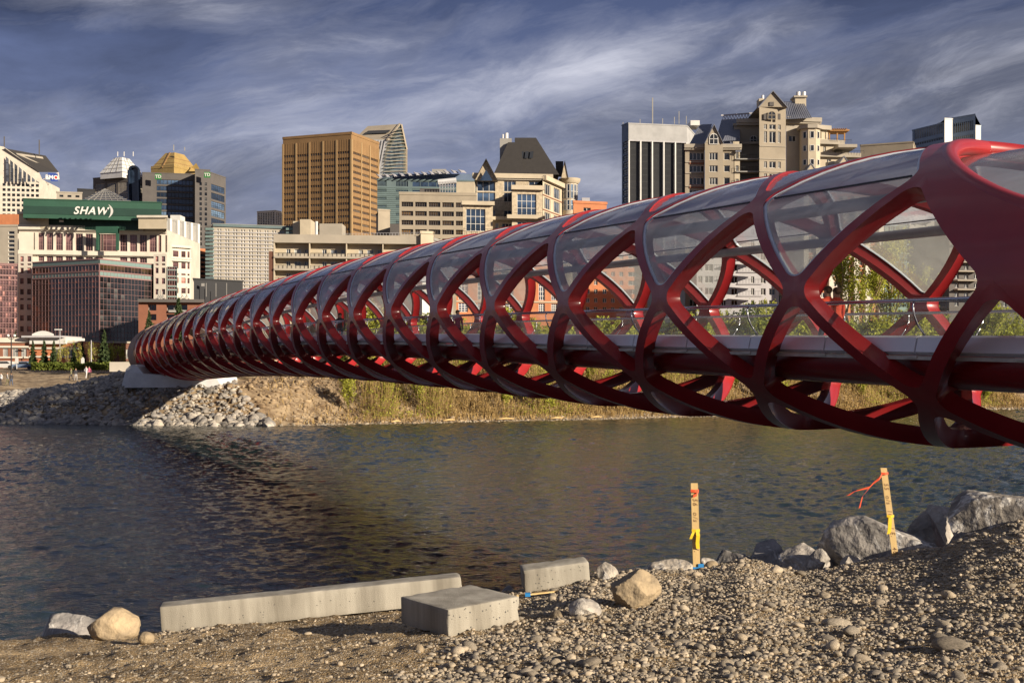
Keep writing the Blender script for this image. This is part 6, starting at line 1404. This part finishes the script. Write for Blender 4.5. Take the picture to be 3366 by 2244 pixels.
def veg():
    G1 = 'young spruces along the riverside street'
    for i, (u, vt, vb, Z, lb) in enumerate([(108, 1120, 1196, 196, 'small spruce at left end of the riverside hedge'), (145, 1117, 1196, 195, 'spruce before the white entrance of brick pavilion'), (177, 1118, 1197, 194, 'spruce just right of the pavilion entrance'), (245, 1128, 1199, 192, 'narrow spruce left of the bare pole'), (270, 1122, 1198, 197, 'spruce beside the bare pole'), (343, 1086, 1203, 190, 'tallest spruce on the lawn left of bridge end'), (50, 1086, 1125, 232, 'spruce tip behind the brick pavilion roof'), (490, 1022, 1120, 172, 'spruce before the brown brick apartments, left of two'), (587, 978, 1120, 170, 'tall spruce before the brick apartments, right of two')]):
        spruce(u, vt, vb, Z, 20+i, lb, G1, .23)
    G2 = 'young bare trees along the riverside lawn'
    lbs = ['thin bare tree left of the spruces', 'thin bare tree between two spruces', 'thin bare tree behind the strollers', 'slim bare tree right of the strollers', 'bare tree beside the tall spruce', 'budding tree left of the bridge abutment', 'low budding tree beside the abutment', 'thin tree right of the tall spruce']
    for i, (u, vt, vb) in enumerate([(196, 1120, 1205), (222, 1118, 1206), (262, 1120, 1206), (292, 1122, 1206), (318, 1125, 1206), (372, 1122, 1206), (400, 1130, 1204), (358, 1135, 1206)]):
        branch_tree(u, vt, vb, 186+i, 60+i, lbs[i], G2, 'bud', .25, 260 if i < 5 else 700, .13, 2, 'young_tree', 'tree', .010)
    # trees behind the bridge at the right
    G3 = 'budding trees on the far bank behind the bridge'
    tl = ['tall budding tree before the sunlit brick apartments', 'yellow green tree framed by the bridge opening, centre right', 'bare branched tree before the green glass office', 'budding tree low behind the far bridge node', 'yellow green tree at far right behind railing', 'small budding tree before the grey apartments', 'budding tree seen beside the white slab', 'golden tree before the brick hall']
    for i, (u, vt, vb, Z, nl, sp) in enumerate([(2790, 690, 1150, 160, 4200, .26), (2850, 780, 1150, 158, 4200, .30), (2935, 735, 1150, 163, 3600, .28), (3010, 880, 1150, 158, 3600, .36), (3250, 960, 1170, 160, 4000, .5), (2480, 985, 1150, 158, 1500, .5), (1240, 985, 1150, 150, 2000, .5), (1690, 1000, 1140, 155, 1200, .5)]):
        branch_tree(u, vt, vb, Z, 90+i, tl[i], G3, 'bud', sp, nl, .24, 3, 'budding_tree', 'tree', .016)
    # shrubs standing along the far bank
    r_ = np.random.default_rng(9); G4 = 'willow shrubs on the far bank slope'
    for i in range(46):
        u = 1130+i*48+r_.uniform(-14, 14); x = xu(u, 128); d = r_.uniform(3.0, 12); y = shore_y(x)+d; x = xu(u, y); y = shore_y(x)+d; z = far_z(x, y); h = r_.uniform(2.8, 5.0) if u < 2200 else r_.uniform(1.4, 3.0)
        v0 = VH-(z-CAMZ)*FPX/y; grn = (i % 3 != 1)
        branch_tree(1683+x*FPX/y, v0-h*FPX/y, v0, y, 200+i, ('leafy yellow green willow shrub on the far bank slope' if grn else 'dry golden willow shrub on the far bank slope'), G4+(', in young leaf' if grn else ', still dry'), 'bud' if grn else 'willow', .36, 1300 if grn else 900, .14, 2, 'willow_shrub', 'shrub', .010)
    # row of bushes on the bank crest, the green seen through the railing
    G5 = 'bushes on the bank crest behind the bridge deck'
    for i in range(44):
        u = 1150+i*52+r_.uniform(-12, 12); d = r_.uniform(16, 24); x = xu(u, 142); y = shore_y(x)+d; x = xu(u, y); y = shore_y(x)+d; z = far_z(x, y)
        h = (5.6 if u < 2300 else 7.6)*r_.uniform(.8, 1.12); v0 = VH-(z-CAMZ)*FPX/y
        pos_ = 'behind the far half of the deck' if u < 1700 else 'behind the middle of the deck' if u < 2400 else 'behind the near end of the deck'
        branch_tree(u, v0-h*FPX/y, v0, y, 400+i, ('yellow green' if i % 5 else 'dark green')+(' tall' if h > (5.6 if u < 2300 else 7.6) else ' low')+' bush on the bank crest '+pos_, G5, 'bud' if i % 5 else 'hedge', .45, 2200, .27, 2, 'bush', 'bush', .010, fill=2600)
    # thicket of dry stems, nobody could count it
    n = 14000; x = r_.uniform(-16, 66, n); d = 2.2+r_.random(n)*13.0; y = np.array([shore_y(a) for a in x])+d; z = np.array([far_z(a, b) for a, b in zip(x, y)]); cl = np.array([mnoise.noise(Vector((a*.35, b*.35, 4.2))) for a, b in zip(x, y)]); H = r_.uniform(1.0, 4.8, n)*np.clip(.75+1.1*cl, .25, 1.35)*(1-.45*np.clip((x-12)/30, 0, 1))*np.clip((d-1.4)/3.5, .2, 1)
    keep = (r_.random(n) < np.clip((x+17)/6, .05, 1)) & (cl+r_.normal(0, .12, n) > -.22); x, y, z, H = x[keep], y[keep], z[keep], H[keep]; n = len(x)
    a = r_.uniform(0, 6.28, n); lean = r_.normal(0, .16, (n, 2)); w = .026; Vs = []
    for q, f in enumerate((0, .5, 1.0)):
        for k in range(3):
            t = 2.094*k+a; rr = w*(1-.8*f); Vs.append(np.stack([x+lean[:, 0]*H*f*f+np.cos(t)*rr, y+lean[:, 1]*H*f*f+np.sin(t)*rr, z+H*f], -1))
    V = np.stack(Vs, 1).reshape(-1, 3); base = np.arange(n)[:, None, None]*9; F = np.array([[q*3+k, q*3+(k+1) % 3, (q+1)*3+(k+1) % 3, (q+1)*3+k] for q in (0, 1) for k in range(3)]); F = (F[None]+base).reshape(-1, 4)
    tag(link('dry_stems', np_mesh('dry_stems', V, F, M['willow'], False, colors=np.repeat(r_.random(n), 9))), 'dense dry golden stems covering the far bank', 'thicket', kind='stuff')
    m_ = 60000; i = r_.integers(0, n, m_); f = r_.random(m_); P = np.stack([x[i]+lean[i, 0]*H[i]*f*f+r_.normal(0, .12, m_), y[i]+lean[i, 1]*H[i]*f*f+r_.normal(0, .12, m_), z[i]+H[i]*f], -1)
    grn = (np.sin(P[:, 0]*.45)+r_.normal(0, .5, m_)+1.1*(P[:, 0] < -6)) > .35
    for sel, mm, nm, lb in ((~grn, 'willow', 'dry_foliage', 'dry golden foliage among the far bank stems'), (grn, 'bud', 'green_foliage', 'fresh yellow green foliage among the far bank stems')):
        V, F, T = leaves(P[sel], .12, None, r_); tag(link(nm, np_mesh(nm, V, F, M[mm], False, colors=T)), lb, 'foliage', kind='stuff')
    # dry grass on the bare slope and shore
    n = 26000; x = r_.uniform(-24, 66, n); x = x[r_.random(n) < np.clip((x+19)/8, .16, 1)]; n = len(x); d = r_.random(n)*14+.8; y = np.array([shore_y(a) for a in x])+d; z = np.array([far_z(a, b) for a, b in zip(x, y)]); P = np.stack([x, y, z], -1); V, F, T = leaves(P, .42, None, r_, True)
    tag(link('dry_grass', np_mesh('dry_grass', V, F, M['willow'], False, colors=T)), 'tufts of dry grass on the far bank', 'grass', kind='stuff')
    # hedge
    root = thing('hedge', tuple(at(240, 1213, 183)), 'long low olive hedge along the riverside lawn', 'hedge'); n = 9000
    u = r_.uniform(103, 452, n); Z = r_.uniform(181, 185, n); hz = r_.random(n); x = (u-1683)/FPX*Z; zb = CAMZ+(VH-1214)*Z/FPX; zt = CAMZ+(VH-1194)*Z/FPX; P = np.stack([x, Z, zb+(zt-zb)*hz*(1+.2*np.sin(x*2.2))], -1); V, F, T = leaves(P, .28, None, r_)
    link('foliage', np_mesh('foliage', V, F, M['hedge'], False, colors=T), root)
    mb = MB()
    for i in range(40): p = at(105+i*8.8, 1214, 183); mb.tube([p-Vector((0, 0, .3)), p+Vector((0, 0, .7))], .05, 4)
    part('stems', mb, M['bark'], root)
    # driftwood logs
    for i, (u, v, L_, lb) in enumerate([(1660, 1374, 60, 'long pale driftwood log on the far shore, centre'), (1830, 1371, 44, 'driftwood branch on the far shore, right of long log'), (1475, 1382, 38, 'short driftwood log on the far shore, left'), (1960, 1350, 40, 'driftwood stick leaning on the far shore grass'), (1300, 1386, 30, 'small driftwood piece on the far shore below green shrubs')]):
        x = xu(u, 125); y = shore_y(x)+.8; x = xu(u, y); y = shore_y(x)+.8; z = far_z(x, y)+.12; l = L_*y/FPX/2; mb = MB(); mb.tube([Vector((x-l, y-.3, z)), Vector((x, y, z+.08)), Vector((x+l, y+.4, z+.05))], [.10, .09, .04], 6); tag(part('driftwood_log', mb, M['lath'], None, smooth=True), lb, 'driftwood')
veg()
# ---------------- people, lamps, vehicles ----------------
def cmat(n, c): 
    if n not in M: M[n] = mat(n, c, .9, tuple(x*.7 for x in c), 9)
    return M[n]
cmat('skin', (.55, .33, .22)); cmat('orange_cloth', (.85, .10, .05)); cmat('jeans', (.08, .11, .18)); cmat('grey_cloth', (.45, .45, .46)); cmat('dark_cloth', (.05, .05, .06)); cmat('white_cloth', (.75, .75, .75)); cmat('hair_brown', (.10, .055, .03)); cmat('pink_cloth', (.45, .10, .18)); cmat('olive_cloth', (.18, .17, .09))
_pc = {}
def person(loc, rz, label, top, legs, hair='hair_brown', walk=.18, H=1.75, group=None, arm=0.0):
    root = thing('person', loc, label, 'person', group); key = (top, legs, round(walk, 2), arm)
    if key not in _pc:
        s = 1.0; w = walk
        J = {'pel': (0, 0, .95, .135), 'bel': (0, 0, 1.08, .125), 'che': (0, 0, 1.30, .155), 'nek': (0, 0, 1.47, .060), 'hed': (0, .015, 1.60, .088), 'top': (0, .01, 1.70, .075),
             'hl': (-.095, 0, .90, .095), 'kl': (-.10, w, .50, .062), 'al': (-.10, w*.9 if w else 0, .10, .042), 'fl': (-.10, w*.9+.14, .035, .035), 'hr': (.095, 0, .90, .095), 'kr': (.10, -w*.4, .50, .062), 'ar': (.10, -w*1.5, .12, .042), 'fr': (.10, -w*1.5+.14, .04, .035),
             'sl': (-.185, 0, 1.40, .062), 'el': (-.235, -w*.5, 1.13, .045), 'wl': (-.235, -w*.4+.06+arm, .90+arm, .030), 'ml': (-.23, -w*.3+.10+arm, .81+arm, .032), 'sr': (.185, 0, 1.40, .062), 'er': (.235, w*.3, 1.13, .045), 'wr': (.235, w*.6+.06+arm, .90+arm, .030), 'mr': (.23, w*.7+.10+arm, .81+arm, .032)}
        E = ['pel bel', 'bel che', 'che nek', 'nek hed', 'hed top', 'pel hl', 'hl kl', 'kl al', 'al fl', 'pel hr', 'hr kr', 'kr ar', 'ar fr', 'che sl', 'sl el', 'el wl', 'wl ml', 'che sr', 'sr er', 'er wr', 'wr mr']
        ks = list(J); me = bpy.data.meshes.new('body'); me.from_pydata([J[k][:3] for k in ks], [tuple(ks.index(q) for q in e.split()) for e in E], []); o = bpy.data.objects.new('tmp', me); COL.objects.link(o)
        o.modifiers.new('s', 'SKIN'); 
        for i, k in enumerate(ks): r = J[k][3]; me.skin_vertices[0].data[i].radius = (r, r*(.72 if k in ('che', 'bel', 'pel') else 1)); 
        me.skin_vertices[0].data[0].use_root = True; sb = o.modifiers.new('b', 'SUBSURF'); sb.levels = sb.render_levels = 2; bpy.context.view_layer.update(); dg = bpy.context.evaluated_depsgraph_get(); nm = bpy.data.meshes.new_from_object(o.evaluated_get(dg)); bpy.data.objects.remove(o)
        nm.materials.clear(); [nm.materials.append(M[q]) for q in (legs, top, 'skin', 'dark_cloth')]
        for p in nm.polygons:
            c = p.center; p.use_smooth = True; p.material_index = 3 if c.z < .085 else 0 if c.z < .93 and abs(c.x) < .19 else 2 if (c.z > 1.50 or c.z < .88+arm) else 1
        nm.name = 'body'; V, F = ICO[3]; hv = V[(V[:, 2] > -2)]*np.array([.098, .108, .105]); hm = MB()
        keep = [f for f in F if np.mean([V[i, 2] for i in f]) > -.15 or np.mean([V[i, 1] for i in f]) < -.35]; hm.add([(p[0], p[1]-.012, p[2]+1.645) for p in V*np.array([.098, .105, .10])], [tuple(f) for f in keep]); _pc[key] = (nm, hm.mesh('hair', M[hair], True))
    b = link('body', _pc[key][0], None); b.parent = root; h = link('hair', _pc[key][1], None); h.parent = root; root.rotation_euler = (0, 0, rz); root.scale = (H/1.75,)*3; return root
def people():
    fl = lambda n, e: tuple(sec(n, e, -1.42))
    rz = TH
    person(fl(1.60, 3.3), rz, 'person in orange jacket and jeans walking on bridge, nearer the node', 'orange_cloth', 'jeans', H=1.72, group='two walkers in orange on the bridge')
    person(fl(1.78, 4.3), rz, 'person in orange jacket walking on bridge, right of the pair', 'orange_cloth', 'dark_cloth', H=1.75, group='two walkers in orange on the bridge', walk=.12)
    person(fl(5.5, 3.2), rz+3.14, 'person in grey shirt on the bridge before the brick hall', 'grey_cloth', 'pink_cloth', H=1.8)
    person(fl(5.75, 2.4), rz+3.14, 'small person in dark red top beside the grey shirted walker', 'pink_cloth', 'dark_cloth', H=1.5, walk=.1)
    person(fl(9.6, 2.2), rz+2.8, 'broad person in grey shirt at the railing, mid bridge', 'grey_cloth', 'jeans', H=1.8, walk=.05)
    person(fl(9.0, 2.4), rz+2.8, 'person in dark jacket at the railing right of grey shirt', 'dark_cloth', 'jeans', H=1.75, walk=.05)
    person(fl(14.6, 3.2), rz, 'distant person in dark clothes on the far bridge half', 'dark_cloth', 'dark_cloth'); person(fl(17.4, 2.6), rz+3.1, 'most distant person in tan clothes near the bridge end', 'olive_cloth', 'jeans')
    G = 'people strolling on the far gravel bank'
    for u, vf, Z, t, l, lb, w in ((3, 1252, 150, 'white_cloth', 'dark_cloth', 'person in white at the very left picture edge', .15), (24, 1247, 152, 'grey_cloth', 'olive_cloth', 'person in grey walking left of the dark clothed one', .16), (37, 1246, 152, 'dark_cloth', 'jeans', 'person in dark jacket beside the lamp post on gravel', .2), (234, 1237, 160, 'olive_cloth', 'dark_cloth', 'person in olive top, left of the strolling pair', .2), (249, 1236, 160, 'dark_cloth', 'grey_cloth', 'person in dark top, right of the strolling pair', .16), (283, 1233, 162, 'white_cloth', 'white_cloth', 'person dressed all in white on the gravel', .12), (293, 1232, 163, 'pink_cloth', 'dark_cloth', 'person in red top right behind the white dressed one', .1)):
        p = at(u, vf, Z); person((p.x, p.y, far_z(p.x, p.y)), random.uniform(0, 6.2), lb, t, l, walk=w, group=G)
people()
def street():
    G = 'street lamps on the far bank'
    for u, vt, vb, Z, lb in ((37, 1108, 1245, 155, 'dark twin globe lamp post on the gravel, far left'), (197, 1083, 1210, 215, 'tall pale lamp post with flat head beside pavilion'), (300, 1118, 1208, 185, 'plain pale pole right of the white sign'),):
        B = at(u, vb, Z); T = at(u, vt, Z); root = thing('street_lamp', tuple(B), lb, 'street lamp', G); mb = MB(); mb.tube([B-Vector((0, 0, .3)), T], [.11, .07], 8); part('pole', mb, M['c_black' if u < 100 else 'c_lilac'], root)
        if u < 100:
            for s in (-1, 1): mb = MB(); mb.tube([T+Vector((0, 0, -.3)), T+Vector((s*.25, 0, -.2)), T+Vector((s*.42, 0, 0))], .04, 6); part('arm', mb, M['c_black'], root); V, F = ICO[2]; link('globe', np_mesh('globe', V*.2, F, M['c_white2'], True), root, loc=T+Vector((s*.42, 0, .2)))
        elif u < 250: mb = MB(); mb.box(T+Vector((-.3, 0, 0)), (1.2, .5, .18)); part('lamp_head', mb, M['c_white2'], root)
    for u, lb in ((55, 'small white signpost near the parked cars, far left'), (272, 'small white signpost behind the strolling people')):
        root = thing('signpost', tuple(at(u, 1210, 185)), lb, 'sign', 'white signposts on the riverside'); mb = MB(); mb.tube([at(u, 1212, 185), at(u, 1178, 185)], .06, 6); part('post', mb, M['c_white2'], root); mb = MB(); mb.box(at(u, 1186, 184.9), (.5, .08, .8)); mb.box(at(u, 1176, 184.9), (.25, .1, .2)); part('sign_panel', mb, M['c_white2'], root)
    def car(u, v, Z, L_, m, lb):
        B = at(u, v, Z); root = thing('parked_car', tuple(B), lb, 'car', 'cars parked at the riverside street'); prof = [(-.5, .18), (-.5, .50), (-.42, .58), (-.28, .62), (-.17, .92), (.22, .95), (.38, .62), (.49, .55), (.5, .18)]; mb = MB(); q = [Vector((B.x+x*L_, B.y, B.z+z*1.5)) for x, z in prof]; o = Vector((0, 1.7, 0)); n = len(q)
        mb.add(q+[p+o for p in q], [tuple(range(n)), tuple(range(2*n-1, n-1, -1))]+[(i, n+i, n+(i+1) % n, (i+1) % n) for i in range(n)]); part('body', mb, M[m], root)
        mb = MB(); w = [(-.24, .64), (-.15, .86), (.20, .88), (.32, .64)]; mb.add([Vector((B.x+x*L_, B.y-.02, B.z+z*1.5)) for x, z in w], [(0, 1, 2, 3)]); part('side_window', mb, M['g_dark'], root)
        for s in (-.31, .31): mb = MB(); c = Vector((B.x+s*L_, B.y-.03, B.z+.33)); mb.tube([c, c+Vector((0, .25, 0))], .33, 12); part('wheel', mb, M['c_black'], root)
    car(8, 1212, 212, 4.2, 'c_white2', 'white car parked at the left picture edge'); car(72, 1214, 208, 4.0, 'c_bluegrey', 'dark blue grey car parked right of the white one')
    mb = MB(); 
    root = thing('concrete_barrier', tuple(at(398, 1205, 160)), 'pale concrete block beside the abutment top', 'barrier'); mb.box(at(398, 1205, 160), (2.8, 1.0, 1.3)); part('block', mb, M['c_white'], root)
street()
